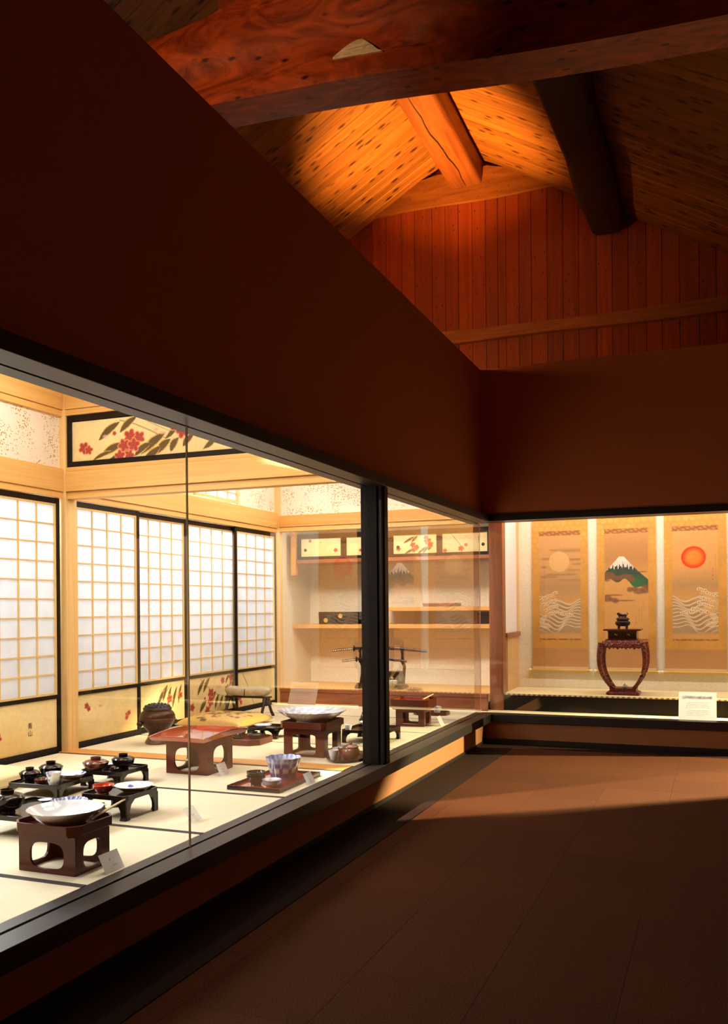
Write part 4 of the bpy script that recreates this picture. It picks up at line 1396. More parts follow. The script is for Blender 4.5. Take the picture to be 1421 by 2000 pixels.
# carved relief on the apron
MATS['carved'] = MATS['brown_lacquer'].copy(); MATS['carved'].name = 'carved'
nt = MATS['carved'].node_tree
tcx = nt.nodes.new('ShaderNodeTexCoord'); vx = nt.nodes.new('ShaderNodeTexVoronoi'); vx.inputs['Scale'].default_value = 46
bpx = nt.nodes.new('ShaderNodeBump'); bpx.inputs['Strength'].default_value = 1.0; bpx.inputs['Distance'].default_value = 0.012
nt.links.new(tcx.outputs['Object'], vx.inputs['Vector']); nt.links.new(vx.outputs['Distance'], bpx.inputs['Height'])
nt.links.new(bpx.outputs['Normal'], nt.nodes['Principled BSDF'].inputs['Normal'])
nt.nodes['Principled BSDF'].inputs['Base Color'].default_value = (0.15, 0.022, 0.012, 1)
apo.data.materials.clear(); apo.data.materials.append(MATS['carved'])
for sx, sy in ((1, 1), (1, -1), (-1, 1), (-1, -1)):
    pts = []; rad = []
    for i in range(15):
        u = i / 14
        out = 0.196 + 0.050 * math.sin(PI * (0.12 + 0.62 * u)) - 0.125 * u ** 3
        pts.append((sx * out, sy * out * 0.80, 0.560 - 0.490 * u)); rad.append(0.030 - 0.012 * u)
    pts.append((sx * 0.105, sy * 0.088, 0.062)); rad.append(0.024)
    MB().tube(pts, rad, 10).build('leg', 'carved', t, smooth=True)
sc = MB()
for k in range(9):
    x = -0.17 + 0.0425 * k
    sc.prism([(x - .021, .510), (x, .488 if k % 2 else .497), (x + .021, .510), (x + .021, .516), (x - .021, .516)], 1, -.172, -.160)
sc.build('scalloped_edge', 'carved', t)
MB().loft([sq(.155, .0), sq(.172, .012), sq(.168, .030), sq(.140, .038), sq(.135, .062), sq(.142, .074)]).build('base', 'carved', t)
t = thing('incense_burner', 'small dark bronze incense burner with beast lid on the carved stand', 'incense burner', (SX - 0.005, SY, TZ + 0.7063))
MB().lathe([(0.0, .028), (.045, .028), (.070, .040), (.080, .060), (.078, .074), (.060, .086), (.058, .092), (.068, .098), (.070, .106), (.064, .116), (.040, .124), (0.0, .126)], 28).build('body', 'dark_bronze', t, smooth=True)
for k in range(4):
    a = PI / 4 + k * PI / 2
    x, y = .052 * math.cos(a), .052 * math.sin(a)
    MB().tube([(x, y, .045), (x * 1.1, y * 1.1, .02), (x * 1.12, y * 1.12, 0.0)], [.015, .010, .009], 8).build('leg', 'dark_bronze', t, smooth=True)
bs = MB()
bs.tube([(-.045, 0, .135), (-.028, 0, .150), (0, 0, .143), (.028, 0, .146), (.042, 0, .135)], [.012, .020, .016, .017, .010], 10)
bs.tube([(-.030, 0, .150), (-.044, 0, .165), (-.060, 0, .160)], [.014, .015, .009], 8)
bs.tube([(.040, 0, .145), (.052, 0, .160), (.046, 0, .176)], [.006, .007, .003], 8)
for x in (-.03, .03):
    bs.tube([(x, -.012, .14), (x - .004, -.016, .124)], .007, 6).tube([(x, .012, .14), (x - .004, .016, .124)], .007, 6)
bs.build('beast_finial', 'dark_bronze', t, smooth=True)
t = thing('small_figurine', 'tiny grey figurine sitting on the base of the carved stand', 'figurine', (SX + .01, SY - 0.02, TZ + 0.0745))
MB().lathe([(0.0, 0.0), (.022, 0.002), (.026, .010), (.018, .020), (.010, .028), (.012, .034), (.006, .042), (0, .044)], 14).build('body', 'celadon', t, smooth=True)
MB().tube([(0.014, 0, .014), (.026, -.004, .022), (.03, -.004, .03)], [.006, .005, .002], 6).build('tail', 'celadon', t, smooth=True)

# ---------------- text panel before the scrolls
SGW, SGH = 0.353, 0.292
t = thing('text_panel', 'white text panel standing before the scroll alcove', 'sign', (-0.377, 9.39, ZT - 0.003))
lean = math.radians(-24)
c = Cv(SGW, SGH, 150, 120, (0.86, 0.84, 0.84))
r = random.Random(3)
for row in range(9):
    if row == 4:
        c_y = None
    y = 0.182 - row * 0.0165
    x0_ = 0.070 + (0.02 if row in (0, 5) else 0)
    x1_ = 0.278 if row not in (4, 8) else (0.10 if row == 4 else .25)
    x = x0_
    while x < x1_:
        wd = r.uniform(0.006, 0.011)
        c.line([(x, y + r.uniform(-.002, .002)), (x + wd * .6, y + r.uniform(-.002, .002))], 0.0032, (0.40, 0.37, 0.38), r.uniform(.35, .9))
        x += wd + 0.002
o = c.build('printed_sheet', 'painting', t, (0, -0.0022, 0), 0, lean)
MB().box(0, SGW, -0.0018, 0.002, 0, SGH).build('board', 'card_white', t).rotation_euler = (lean, 0, 0)
tt = text_mesh('title_lettering', '江戸時代の宴会の場', 0.031, 'ink_grey', t, (SGW / 2 + 0.004, -0.0035 + 0.240 * math.sin(-lean) * 1.0, 0.240 * math.cos(lean)), (PI / 2 + lean, 0, 0))
sp = MB().prism([(0.006, 0.0), (0.13, 0.0), (0.066, 0.13)], 0, SGW / 2 - 0.05, SGW / 2 + 0.05)
sp.build('prop', 'card_white', t)

# ================================================================== tableware builders
def superhole(w, h, e):
    def rad(a):
        ca, sa = abs(math.cos(a)), abs(math.sin(a))
        return ((ca / (w / 2)) ** e + (sa / (h / 2)) ** e) ** (-1 / e)
    return rad


def ring_panel(w, h, th, hw, hh, hz, e, n=40):
    """board in the xz plane (centred on x, z from 0) with a shaped opening"""
    rad = superhole(hw, hh, e)
    angs = [2 * PI * i / n for i in range(n)]
    for cx, cz in ((w / 2, h - hz), (-w / 2, h - hz), (-w / 2, -hz), (w / 2, -hz)):
        angs.append(math.atan2(cz, cx) % (2 * PI))
    angs = sorted(set(round(a, 6) for a in angs))
    inn, out = [], []
    for a in angs:
        c, s = math.cos(a), math.sin(a)
        r_ = rad(a)
        inn.append((r_ * c, hz + r_ * s))
        tx = (w / 2) / abs(c) if abs(c) > 1e-9 else 1e9
        tz = ((h - hz) if s > 0 else hz) / abs(s) if abs(s) > 1e-9 else 1e9
        q = min(tx, tz)
        out.append((q * c, hz + q * s))
    m = MB(); k = len(angs)
    v = [(x, -th / 2, z) for x, z in out] + [(x, -th / 2, z) for x, z in inn] + [(x, th / 2, z) for x, z in out] + [(x, th / 2, z) for x, z in inn]
    f = []
    for i in range(k):
        j = (i + 1) % k
        f += [(i, j, k + j, k + i), (2 * k + i, 3 * k + i, 3 * k + j, 2 * k + j), (i, 2 * k + i, 2 * k + j, j), (k + i, k + j, 3 * k + j, 3 * k + i)]
    return m.add(v, f)


def cut_rect(w, d, c):
    a, b = w / 2, d / 2
    return [(-a + c, -b), (a - c, -b), (a, -b + c), (a, b - c), (a - c, b), (-a + c, b), (-a, b - c), (-a, -b + c)]


def tray_mesh(w, d, h, cut, th=0.010, fl=0.010, flare=0.0, arch=0.0):
    """tray with a floor and a rim, corners cut; flare leans the rim out"""
    o0, o1 = cut_rect(w - 2 * flare, d - 2 * flare, cut), cut_rect(w, d, cut)
    i1, i0 = cut_rect(w - 2 * th, d - 2 * th, cut * 0.9), cut_rect(w - 2 * th - 2 * flare, d - 2 * th - 2 * flare, cut * 0.9)
    R_ = [[(x, y, 0) for x, y in o0], [(x, y, h) for x, y in o1], [(x, y, h) for x, y in i1], [(x, y, fl) for x, y in i0]]
    return MB().loft(R_)


def footed_stand(name, label, cx, cy, w, d, ph, bw, bd, bh, cut, hole_e, mat, lip=0.0, rz=0.0, hr=(0.62, 0.66)):
    t = thing(name, label, 'stand', (cx, cy, ZT + 0.0015), rz)
    th = 0.012
    for sy in (-1, 1):
        ring_panel(w, ph, th, w * hr[0], ph * hr[1], ph * 0.46, hole_e).build('side_panel', mat, t, (0, sy * (d / 2 - th / 2), 0))
    for sx in (-1, 1):
        ring_panel(d - 2 * th - 0.001, ph, th, (d - 2 * th) * hr[0], ph * hr[1], ph * 0.46, hole_e).build('side_panel', mat, t, (sx * (w / 2 - th / 2), 0, 0), PI / 2)
    MB().prism(cut_rect(bw - 0.03, bd - 0.03, cut * 0.8), 2, ph, ph + 0.012).build('top_board', mat, t)
    tr = tray_mesh(bw, bd, bh, cut, 0.009, 0.012)
    tr.build('tray', mat, t, (0, 0, ph + 0.012), bevel=0.0015)
    return t


def footed_tray(label, cx, cy, w, d, h, rz=0.0, mat='black_lacquer', grp='low black footed trays in the near room'):
    t = thing('footed_tray', label, 'tray', (cx, cy, ZT + 0.0015), rz, grp)
    tray_mesh(w, d, 0.026, 0.022, 0.008, 0.012).build('tray', mat, t, (0, 0, h - 0.014), bevel=0.0015)
    lh = h - 0.014
    leg = MB()
    prof = [(0, 0), (0.042, 0), (0.034, lh * 0.18), (0.036, lh * 0.45), (0.050, lh * 0.75), (0.085, lh), (0, lh)]
    leg.prism([(x, z) for x, z in prof], 1, 0, 0.012)
    leg.prism([(x, z) for x, z in prof], 0, 0, 0.012)
    me = leg.mesh('leg')
    for k, (sx, sy) in enumerate(((-1, -1), (1, -1), (1, 1), (-1, 1))):
        link('leg', me, mat, t, (sx * (w / 2 - 0.006), sy * (d / 2 - 0.006), 0), k * PI / 2)
    return t


def lidded_bowl(label, cx, cy, z, r, h, mat, grp=None, tilt=None, deep=False, name='lidded_bowl'):
    t = thing(name, label, 'bowl', (cx, cy, z), 0, grp)
    bh = h * (0.60 if not deep else 0.66)
    MB().lathe([(0, 0), (r * .46, 0), (r * .44, h * .07), (r * .40, h * .08), (r * .74, h * .20), (r * .93, h * .42), (r, bh), (r * .965, bh), (r * .9, h * .45), (r * .7, h * .22), (0, h * .16)], 36).build('bowl', mat, t, smooth=True)
    if tilt is None:
        MB().lathe([(0, h * .20), (r * .30, h * .205), (r * .62, h * .17), (r * .84, h * .10), (r * .94, 0.0), (r * .91, 0.0), (r * .8, h * .08), (0, h * .17)], 36).build('lid', mat, t, (0, 0, bh * 0.985), smooth=True)
        MB().lathe([(r * .36, h * .185), (r * .40, h * .30), (r * .42, h * .345), (r * .38, h * .345), (r * .34, h * .22), (0, h * .20)], 30).build('lid_ring', mat, t, (0, 0, bh * 0.985), smooth=True)
    return t


def dish(name, label, cx, cy, z, prof, n, fn, grp=None, cat='dish', mod=None, mat='glazed_painting'):
    t = MB().lathe(prof, n, mod=mod)
    o = t.build(name, mat, None, (cx, cy, z), smooth=True)
    vcolor(o, fn)
    return tag(o, label, cat, grp)


def plate_prof(r, h, foot=0.5, m=14, fh=0.0):
    p = [(0, 0.004), (r * foot, 0.004), (r * foot, -fh), (r * (foot + .06), -fh), (r * (foot + .07), 0.006)]
    for i in range(1, 6):
        u = i / 5
        p.append((r * (foot + .07 + (1 - foot - .07) * u), 0.006 + (h - 0.006) * u ** 1.5))
    for i in range(m):
        u = 1 - (i + 1) / m
        p.append((r * 0.985 * u, h * 0.995 * max(0, (u - foot * .8) / (1 - foot * .8)) ** 1.5 + 0.010 * (1 - max(0, (u - foot * .8) / (1 - foot * .8)))))
    return p


WHT = (0.82, 0.83, 0.86); BLU = (0.055, 0.085, 0.36); PALE = (0.50, 0.56, 0.76); WARM_UNDER = (0.62, 0.50, 0.38)  # last tone: warm light on dish outsides put into the colour


def blue_fn(kind, r, h, seed=0):
    rr = random.Random(seed)
    ph = rr.random() * 6

    def f(co):
        q = math.hypot(co.x, co.y) / r; a = math.atan2(co.y, co.x)
        inner = f.inner(co)
        if not inner:
            return WARM_UNDER if kind != 'big' else ((0.55, 0.50, 0.45) if math.sin(a * 40) * math.sin(co.z * 200) > 0 else (0.72, 0.68, 0.62))
        if kind == 'sprig':
            v = math.sin(co.x / r * 7 + ph) * math.sin(co.y / r * 8 + 1.3 * ph) + 0.6 * math.sin(a * 3 + ph * 2 + q * 6)
            return BLU if v > 0.80 else (PALE if v > 0.55 else WHT)
        if kind == 'band':
            return (0.10, 0.14, 0.44) if q > .55 and math.sin(a * 24 + q * 10) > -.4 else PALE
        if kind == 'big':
            if q > 0.9:
                return PALE if math.sin(a * 30) > 0 else WHT
            if q > 0.55:
                return PALE if math.sin(a * 18 + q * 25) + math.sin(q * 40) > -.2 else WHT
            v = math.sin(co.x / r * 9 + 1) * math.sin(co.y / r * 7)
            return (0.02, 0.03, 0.30) if v > 0.55 and q < .42 else (0.70, 0.74, 0.84)
        if kind == 'white':
            return (0.78, 0.80, 0.85)
        if kind == 'cover':
            return PALE if math.sin(a * 5 + q * 4) > 0.2 else WHT
        return WHT
    f.inner = lambda co: True
    return f


def painted_plate(name, label, cx, cy, z, r, h, kind, grp=None, n=64, foot=0.5, m=16, seed=0, mod=None, fh=0.0):
    prof = plate_prof(r, h, foot, m, fh)
    cut = 10 * n                          # vertices of the outside come first
    t = MB().lathe(prof, n, mod=mod)
    o = t.build(name, 'glazed_painting', None, (cx, cy, z), smooth=True)
    f = blue_fn(kind, r, h, seed)
    me = o.data
    at = me.color_attributes.new('Col', 'FLOAT_COLOR', 'POINT')
    for i, v in enumerate(me.vertices):
        f.inner = (lambda co, i=i: i >= cut - n)
        at.data[i].color = (*f(v.co), 1)
    return tag(o, label, 'dish' if r < .2 else 'plate', grp)


def cup(label, cx, cy, z, r, h, n=28, grp=None, plain_=False):
    p = [(0, 0.0), (r * .60, 0.0), (r * .66, h * .1)] + [(r * (.66 + .34 * u), h * (.1 + .9 * u)) for u in (.2, .4, .6, .8, 1)] + [(r * .94, h), (r * .8, h * .6), (r * .6, h * .12), (0, h * .08)]
    o = MB().lathe(p, n).build('porcelain_cup', 'glazed_painting', None, (cx, cy, z), smooth=True)

    def fn(co):
        a = math.atan2(co.y, co.x)
        v = math.sin(a * 4 + co.z / h * 5) * math.sin(co.z / h * 7 + a)
        return (BLU if v > .62 else (PALE if v > .45 else WHT)) if not plain_ else (0.80, 0.80, 0.80)
    vcolor(o, fn)
    return tag(o, label, 'cup', grp)


def chopsticks(label, a, b, gap=0.012):
    t = thing('chopsticks', label, 'chopsticks', a)
    d = Vector(b) - Vector(a)
    side = d.cross(Vector((0, 0, 1))).normalized() * gap
    for k, s in enumerate((-0.5, 0.5)):
        p0 = side * s; p1 = d * (1.0 if k else 0.96) + side * s * 0.5
        MB().tube([tuple(p0), tuple((p0 + p1) / 2), tuple(p1)], [0.0038, 0.0042, 0.0028], 8).build('chopstick', 'chopstick_wood', t, smooth=True)
    return t


def card(label, x, y0, wd, hgt, lean_deg, marks, rz=0.0):
    """white caption card; bottom edge along world y, leaning away from the glass"""
    t = thing('caption_card', label, 'card', (x, y0, ZT + 0.002), PI / 2 + rz, 'caption cards along the glass')
    ln = math.radians(-lean_deg)
    c = Cv(wd, hgt, 40, 36, (0.92, 0.90, 0.91))
    for (u, v, ru, rv, col) in marks:
        c.ell(u * wd, v * hgt, ru * wd, rv * hgt, col, .75, .7)
    c.build('printed_sheet', 'printed_paper', t, (0, 0, 0), 0, ln)
    pr = MB().prism([(0.004, 0.0), (hgt * .6, 0.0), (0.004 + hgt * .4 * math.tan(-ln), hgt * .4)], 0, wd * .46, wd * .54)
    pr.build('prop', 'card_white', t)
    return t


GR = (0.33, 0.31, 0.34); RD = (0.62, 0.32, 0.30)

# ================================================================== things on the mats, near room
def T(z):
    return ZT + 0.0015 + z


footed_stand('dish_stand', 'brown lacquer footed stand holding the large white dish, nearest the glass', -2.715, 3.20, 0.305, 0.232, 0.165, 0.355, 0.295, 0.040, 0.045, 3.2, 'brown_lacquer', hr=(0.60, 0.70))
painted_plate('white_dish', 'large plain white dish on the nearest brown stand', -2.715, 3.205, T(0.190), 0.165, 0.070, 'white', n=72, foot=.42)
chopsticks('pale chopsticks leaning on the rim of the nearest brown stand', (-2.560, 3.185, T(0.226)), (-2.595, 3.47, T(0.250)))
card('caption card beside the nearest brown stand', -2.456, 3.152, 0.130, 0.088, 28, ((.45, .62, .05, .10, GR), (.55, .30, .06, .06, GR), (.66, .30, .05, .06, GR)))
# long black tray D behind it
footed_tray('black footed tray behind the large white dish', -3.28, 3.70, 0.50, 0.42, 0.10)
lidded_bowl('big black lacquer bowl at the left edge of the picture', -3.42, 3.60, T(0.0985), 0.088, 0.120, 'black_lacquer', deep=True, name='black_bowl')
painted_plate('blue_dish', 'blue rimmed dish half hidden behind the large white dish', -3.155, 3.755, T(0.0985), 0.095, 0.050, 'band')
painted_plate('small_white_dish', 'tiny white dish on the rear edge of the black tray', -3.40, 3.855, T(0.0985), 0.036, 0.016, 'white', n=32, m=6)
chopsticks('short pale chopsticks on the black tray by the blue rimmed dish', (-3.120, 3.868, T(0.1165)), (-2.985, 3.845, T(0.1180)), 0.008)
# tray C
footed_tray('black footed tray with the vermilion bowl and a painted dish', -3.118, 4.13, 0.310, 0.310, 0.122)
o = MB().lathe([(0, 0), (.030, 0), (.028, .006), (.044, .016), (.056, .034), (.058, .050), (.055, .050), (.05, .034), (.03, .016), (0, .012)], 36).build('red_bowl', 'vermilion_lacquer', None, (-3.180, 4.065, T(0.1205)), smooth=True)
tag(o, 'small vermilion lacquer bowl on a black tray', 'bowl')
painted_plate('painted_dish', 'blue and white dish beside the vermilion bowl', -3.065, 4.185, T(0.1205), 0.108, 0.034, 'sprig', seed=4)
# tray A
footed_tray('black footed tray by the sliding doors with two black bowls and a cup', -3.895, 4.475, 0.385, 0.37, 0.072, math.radians(4))
lidded_bowl('round black lidded bowl, front left on its tray', -4.000, 4.400, T(0.0705), 0.064, 0.096, 'black_lacquer', grp='lidded black bowls')
lidded_bowl('taller black lidded bowl, at the back of its tray', -4.000, 4.590, T(0.0705), 0.076, 0.104, 'black_lacquer', grp='lidded black bowls')
cup('blue and white porcelain cup on the tray by the sliding doors', -3.775, 4.355, T(0.0705), 0.046, 0.082)
o = MB().lathe([(0, 0), (.026, 0), (.03, .008), (.044, .022), (.047, .034), (.044, .034), (.03, .014), (0, .010)], 30).build('lacquer_cup', 'brown_lacquer', None, (-3.868, 4.358, T(0.0705)), smooth=True)
tag(o, 'small red brown lacquer cup behind the porcelain cup', 'cup')
painted_plate('painted_dish', 'blue and white dish right of the porcelain cup', -3.805, 4.560, T(0.0705), 0.084, 0.038, 'sprig', seed=9)
# tray B
footed_tray('black footed tray with the rust brown lidded bowl', -3.70, 4.85, 0.320, 0.320, 0.092, 0.0)
lidded_bowl('rust brown lidded bowl on a black tray', -3.770, 4.745, T(0.0905), 0.084, 0.098, 'rust_lacquer')
lidded_bowl('straight black lidded bowl right of the rust brown one', -3.660, 4.885, T(0.0905), 0.076, 0.098, 'black_lacquer', grp='lidded black bowls', deep=True)
painted_plate('small_white_dish', 'small white dish between the rust brown and black bowls', -3.800, 4.900, T(0.0905), 0.048, 0.022, 'white', n=32, m=6)
o = MB().lathe([(0, 0), (.018, 0), (.03, .014), (.034, .026), (.031, .026), (.02, .010), (0, .008)], 26).build('lacquer_cup', 'black_lacquer', None, (-3.628, 4.755, T(0.0905)), smooth=True)
tag(o, 'small black lacquer cup in front of the straight black bowl', 'cup')


# cushions
def cushion(name, label, cx, cy, w, d, h, rz, base, motif, seed, knot=None):
    t = thing(name, label, 'cushion', (cx, cy, ZT + 0.0015), rz)
    n = 60
    m = MB()
    vt = []
    for j in range(n + 1):
        for i in range(n + 1):
            u, v = i / n * 2 - 1, j / n * 2 - 1
            e = (1 - abs(u) ** 3.2) * (1 - abs(v) ** 3.2)
            pin = 1 - 0.05 * (abs(u) ** 4) * (1 - abs(v) ** 2) - 0.0
            vt.append((u * w / 2 * (1 - 0.045 * (1 - v * v) * abs(u) ** 6), v * d / 2 * (1 - 0.045 * (1 - u * u) * abs(v) ** 6), h * (0.30 + 0.70 * max(0, e) ** 0.42) - 0.012 * math.exp(-(u * u + v * v) * 30)))
    k = len(vt)
    vb = [(x, y, max(0.0, 0.30 * h - (z - 0.30 * h) * 0.42 * (1 if z > .3 * h else 1))) for x, y, z in vt]
    f = []
    for j in range(n):
        for i in range(n):
            a = j * (n + 1) + i
            f.append((a, a + 1, a + n + 2, a + n + 1))
            f.append((k + a, k + a + n + 1, k + a + n + 2, k + a + 1))
    bd = [i for i in range(n + 1)] + [(j + 1) * (n + 1) + n for j in range(n)] + [n * (n + 1) + i for i in range(n - 1, -1, -1)] + [j * (n + 1) for j in range(n - 1, 0, -1)]
    for a, b in zip(bd, bd[1:] + bd[:1]):
        f.append((a, k + a, k + b, b))
    o = m.add(vt + vb, f).build('cover', 'silk_cushion', t, smooth=True)
    r = random.Random(seed)
    blobs = [(r.gauss(0, .16) * w, r.gauss(0, .19) * d, r.uniform(.010, .026), r.uniform(.8, 2.8), r.uniform(0, 3)) for _ in range(70)]

    def fn(co):
        for (bx, by, br, st_, an) in blobs:
            dx, dy = co.x - bx, co.y - by
            c_, s_ = math.cos(an), math.sin(an)
            if motif and ((c_ * dx + s_ * dy) / (br * st_)) ** 2 + ((-s_ * dx + c_ * dy) / br) ** 2 < 1 and co.z > h * .6:
                return motif
        return base
    vcolor(o, fn)
    if knot:
        kn = MB()
        for a in range(6):
            an = a * PI / 3 + .3
            kn.tube([(0, 0, h - .006), (.02 * math.cos(an), .02 * math.sin(an), h + .008), (.05 * math.cos(an), .05 * math.sin(an), h - .004)], [.006, .005, .003], 6)
        kn.build('tassel', knot, t, smooth=True)
    return t


cushion('floor_cushion', 'cream silk floor cushion at the left edge by the sliding doors', -4.46, 4.40, 0.60, 0.60, 0.13, 0.06, (0.74, 0.58, 0.30), None, 1, 'cane_gold')
cushion('floor_cushion', 'gold silk floor cushion with a dark flower pattern, behind the red table', -4.50, 7.62, 0.70, 0.72, 0.12, 0.03, (0.54, 0.34, 0.11), (0.12, 0.065, 0.018), 2)

# red table
t = thing('red_table', 'red lacquer side table with an arched rim', 'table', (-3.415, 5.43, ZT + 0.0015))
for sy in (-1, 1):
    ring_panel(0.335, 0.228, 0.014, 0.205, 0.165, 0.100, 2.8).build('side_panel', 'brown_lacquer', t, (0, sy * 0.160, 0))
for sx in (-1, 1):
    ring_panel(0.303, 0.228, 0.014, 0.185, 0.165, 0.100, 2.8).build('side_panel', 'brown_lacquer', t, (sx * 0.160, 0, 0), PI / 2)
MB().box(-0.185, 0.185, -0.20, 0.20, 0.2285, 0.240).build('top_board', 'brown_lacquer', t, bevel=0.002)
R0 = []
nn = 12


def arch_ring(w, d, z, amp):
    pts = []
    for i in range(nn):
        u = i / nn; pts.append((-w / 2 + w * u, -d / 2, z + amp * .35 * math.sin(PI * u)))
    for i in range(nn):
        u = i / nn; pts.append((w / 2, -d / 2 + d * u, z + amp * math.sin(PI * u)))
    for i in range(nn):
        u = i / nn; pts.append((w / 2 - w * u, d / 2, z + amp * .35 * math.sin(PI * u)))
    for i in range(nn):
        u = i / nn; pts.append((-w / 2, d / 2 - d * u, z + amp * math.sin(PI * u)))
    return pts


MB().loft([arch_ring(.415, .56, .240, .006), arch_ring(.440, .600, .262, .022), arch_ring(.442, .602, .268, .022), arch_ring(.426, .584, .268, .022), arch_ring(.400, .545, .250, .004)]).build('top_tray', 'red_lacquer', t)
card('caption card beside the red table', -3.150, 5.266, 0.115, 0.088, 24, ((.4, .75, .10, .06, RD), (.5, .5, .22, .05, GR), (.5, .3, .22, .05, GR)))
card('caption card lying free in the middle of the mats', -2.615, 4.072, 0.105, 0.092, 40, ((.45, .45, .05, .08, GR), (.6, .45, .04, .06, GR)))

# red serving tray with bowls
t = thing('serving_tray', 'red serving tray with black sides holding the big blue bowl', 'tray', (-2.705, 5.212, ZT + 0.0015))
tray_mesh(0.372, 0.615, 0.026, 0.004, 0.010, 0.008).build('tray', 'black_lacquer', t, bevel=0.0015)
MB().box(-0.174, 0.174, -0.295, 0.295, 0.0082, 0.0105).build('inlay', 'red_lacquer', t)
for a in ((-.182, .182, -.3035, -.2985), (-.182, .182, .2985, .3035)):
    MB().box(a[0], a[1], a[2], a[3], 0.0255, 0.0275).build('rim_line', 'red_lacquer', t)
for a in ((-.182, -.177, -.2985, .2985), (.177, .182, -.2985, .2985)):
    MB().box(a[0], a[1], a[2], a[3], 0.0255, 0.0275).build('rim_line', 'red_lacquer', t)
zt = T(0.0107)
NB = 80
bp_ = [(0, .004), (.078, .004), (.078, 0), (.084, 0), (.085, .008)]
bp_ += [(.085 + .034 * u ** 1.1, .008 + .132 * u) for u in (.12, .24, .36, .48, .6, .72, .84, .93, 1.0)]
bp_ += [(.115 - .03 * u, .140 - .125 * u) for u in (.0, .1, .25, .45, .7, 1.0)] + [(0, .012)]


def oct_mod(a, r, z):
    k = 10
    lob = abs(math.sin(a * k / 2))
    return r * (1 - 0.055 * (1 - lob) ** 2 * (0.3 + 0.7 * z / .14)) if r > .05 else r


big = MB().lathe(bp_, NB, mod=oct_mod)
big.v = [(x, y, z + (0.004 * abs(math.sin(math.atan2(y, x) * 5)) if z > .12 else 0)) for x, y, z in big.v]
o = big.build('blue_bowl', 'glazed_painting', None, (-2.690, 5.300, zt), smooth=True)


def bowl_fn(co):
    q = math.hypot(co.x, co.y); a = math.atan2(co.y, co.x); z = co.z
    if z > .128:
        return PALE if math.sin(a * 20) > 0 else (0.20, 0.25, 0.60)
    if q < bowl_fn.r0(z) - .006:
        return WHT if math.sin(a * 5 + z * 60) > 0 else PALE
    if .035 < z < .085:
        w_ = math.sin(a * 5)
        return (0.66, 0.62, 0.60) if abs(w_) > .62 and abs(z - .06) < .020 else (0.05, 0.05, 0.18)
    if z < .02:
        return (0.30, 0.28, 0.40)
    if z > .105:
        return (0.45, 0.44, 0.55)
    return (0.09, 0.09, 0.26)


bowl_fn.r0 = lambda z: .085 + .034 * max(0, z / .14)
vcolor(o, bowl_fn)
tag(o, 'big lobed blue and white bowl on the red tray', 'bowl')
t = thing('stacked_bowls', 'two nested black lacquer bowls on the red tray', 'bowl', (-2.765, 5.060, zt))
for k, zz in enumerate((0, .026)):
    MB().lathe([(0, 0), (.034, 0), (.032, .008), (.05, .02), (.060, .044), (.062, .058), (.059, .058), (.05, .03), (.03, .016), (0, .012)], 36).build('bowl', 'black_lacquer', t, (0, 0, zz), smooth=True)
for k in range(3):
    painted_plate('stacked_dish', ('bottom', 'middle', 'top')[k] + ' one of three small stacked dishes on the red tray', -2.640, 5.035, zt + 0.0005 + 0.0125 * k, 0.062, 0.020, 'cover' if k == 2 else 'white', 'small stacked dishes', n=40, m=8, seed=k)
card('caption card beside the red serving tray', -2.455, 5.182, 0.115, 0.080, 28, ((.45, .7, .07, .07, RD), (.5, .42, .2, .05, RD), (.5, .25, .2, .05, GR)))

# ================================================================== far room
# bronze brazier
t = thing('bronze_brazier', 'round bronze brazier jar with a pierced lid by the sliding doors', 'brazier', (-4.44, 6.40, ZT + 0.0015))
MB().lathe([(0, 0), (.102, 0), (.106, .012), (.100, .026), (.085, .05), (.074, .085), (.082, .105), (.118, .145), (.142, .185), (.149, .215), (.147, .24), (.137, .262), (.120, .278), (.112, .284), (.112, .278), (0, .27)], 44).build('body', 'bronze', t, smooth=True)
lid = MB().lathe([(.118, .284), (.122, .296), (.112, .310), (.09, .325), (.05, .336), (0, .340)], 40).build('lid', 'dark_bronze', t, smooth=True)
hb = MB()
for ring, (rr_, zz) in enumerate(((.098, .321), (.070, .333), (.040, .339))):
    for k in range((18, 13, 7)[ring]):
        a = 2 * PI * k / (18, 13, 7)[ring] + ring
        hb.lathe([(0, .004), (.006, .003), (.009, 0), (.009, -.006)], 8, (rr_ * math.cos(a), rr_ * math.sin(a), zz))
o = hb.build('lid_bosses', 'blacking', lid, smooth=True); o['kind'] = 'stuff'
MB().lathe([(.150, .208), (.153, .213), (.150, .218)], 44).build('belt', 'bronze', t, smooth=True)
for a in (math.radians(-125), math.radians(55)):
    kx, ky = .150 * math.cos(a), .150 * math.sin(a)
    kb = MB().lathe([(0, .030), (.012, .028), (.022, .016), (.026, 0), (.026, -.01)], 14)
    kb.v = [(kx + v[2] * math.cos(a) - v[0] * math.sin(a), ky + v[2] * math.sin(a) + v[0] * math.cos(a), .175 + v[1]) for v in kb.v]
    kb.build('knob', 'bronze', t, smooth=True)

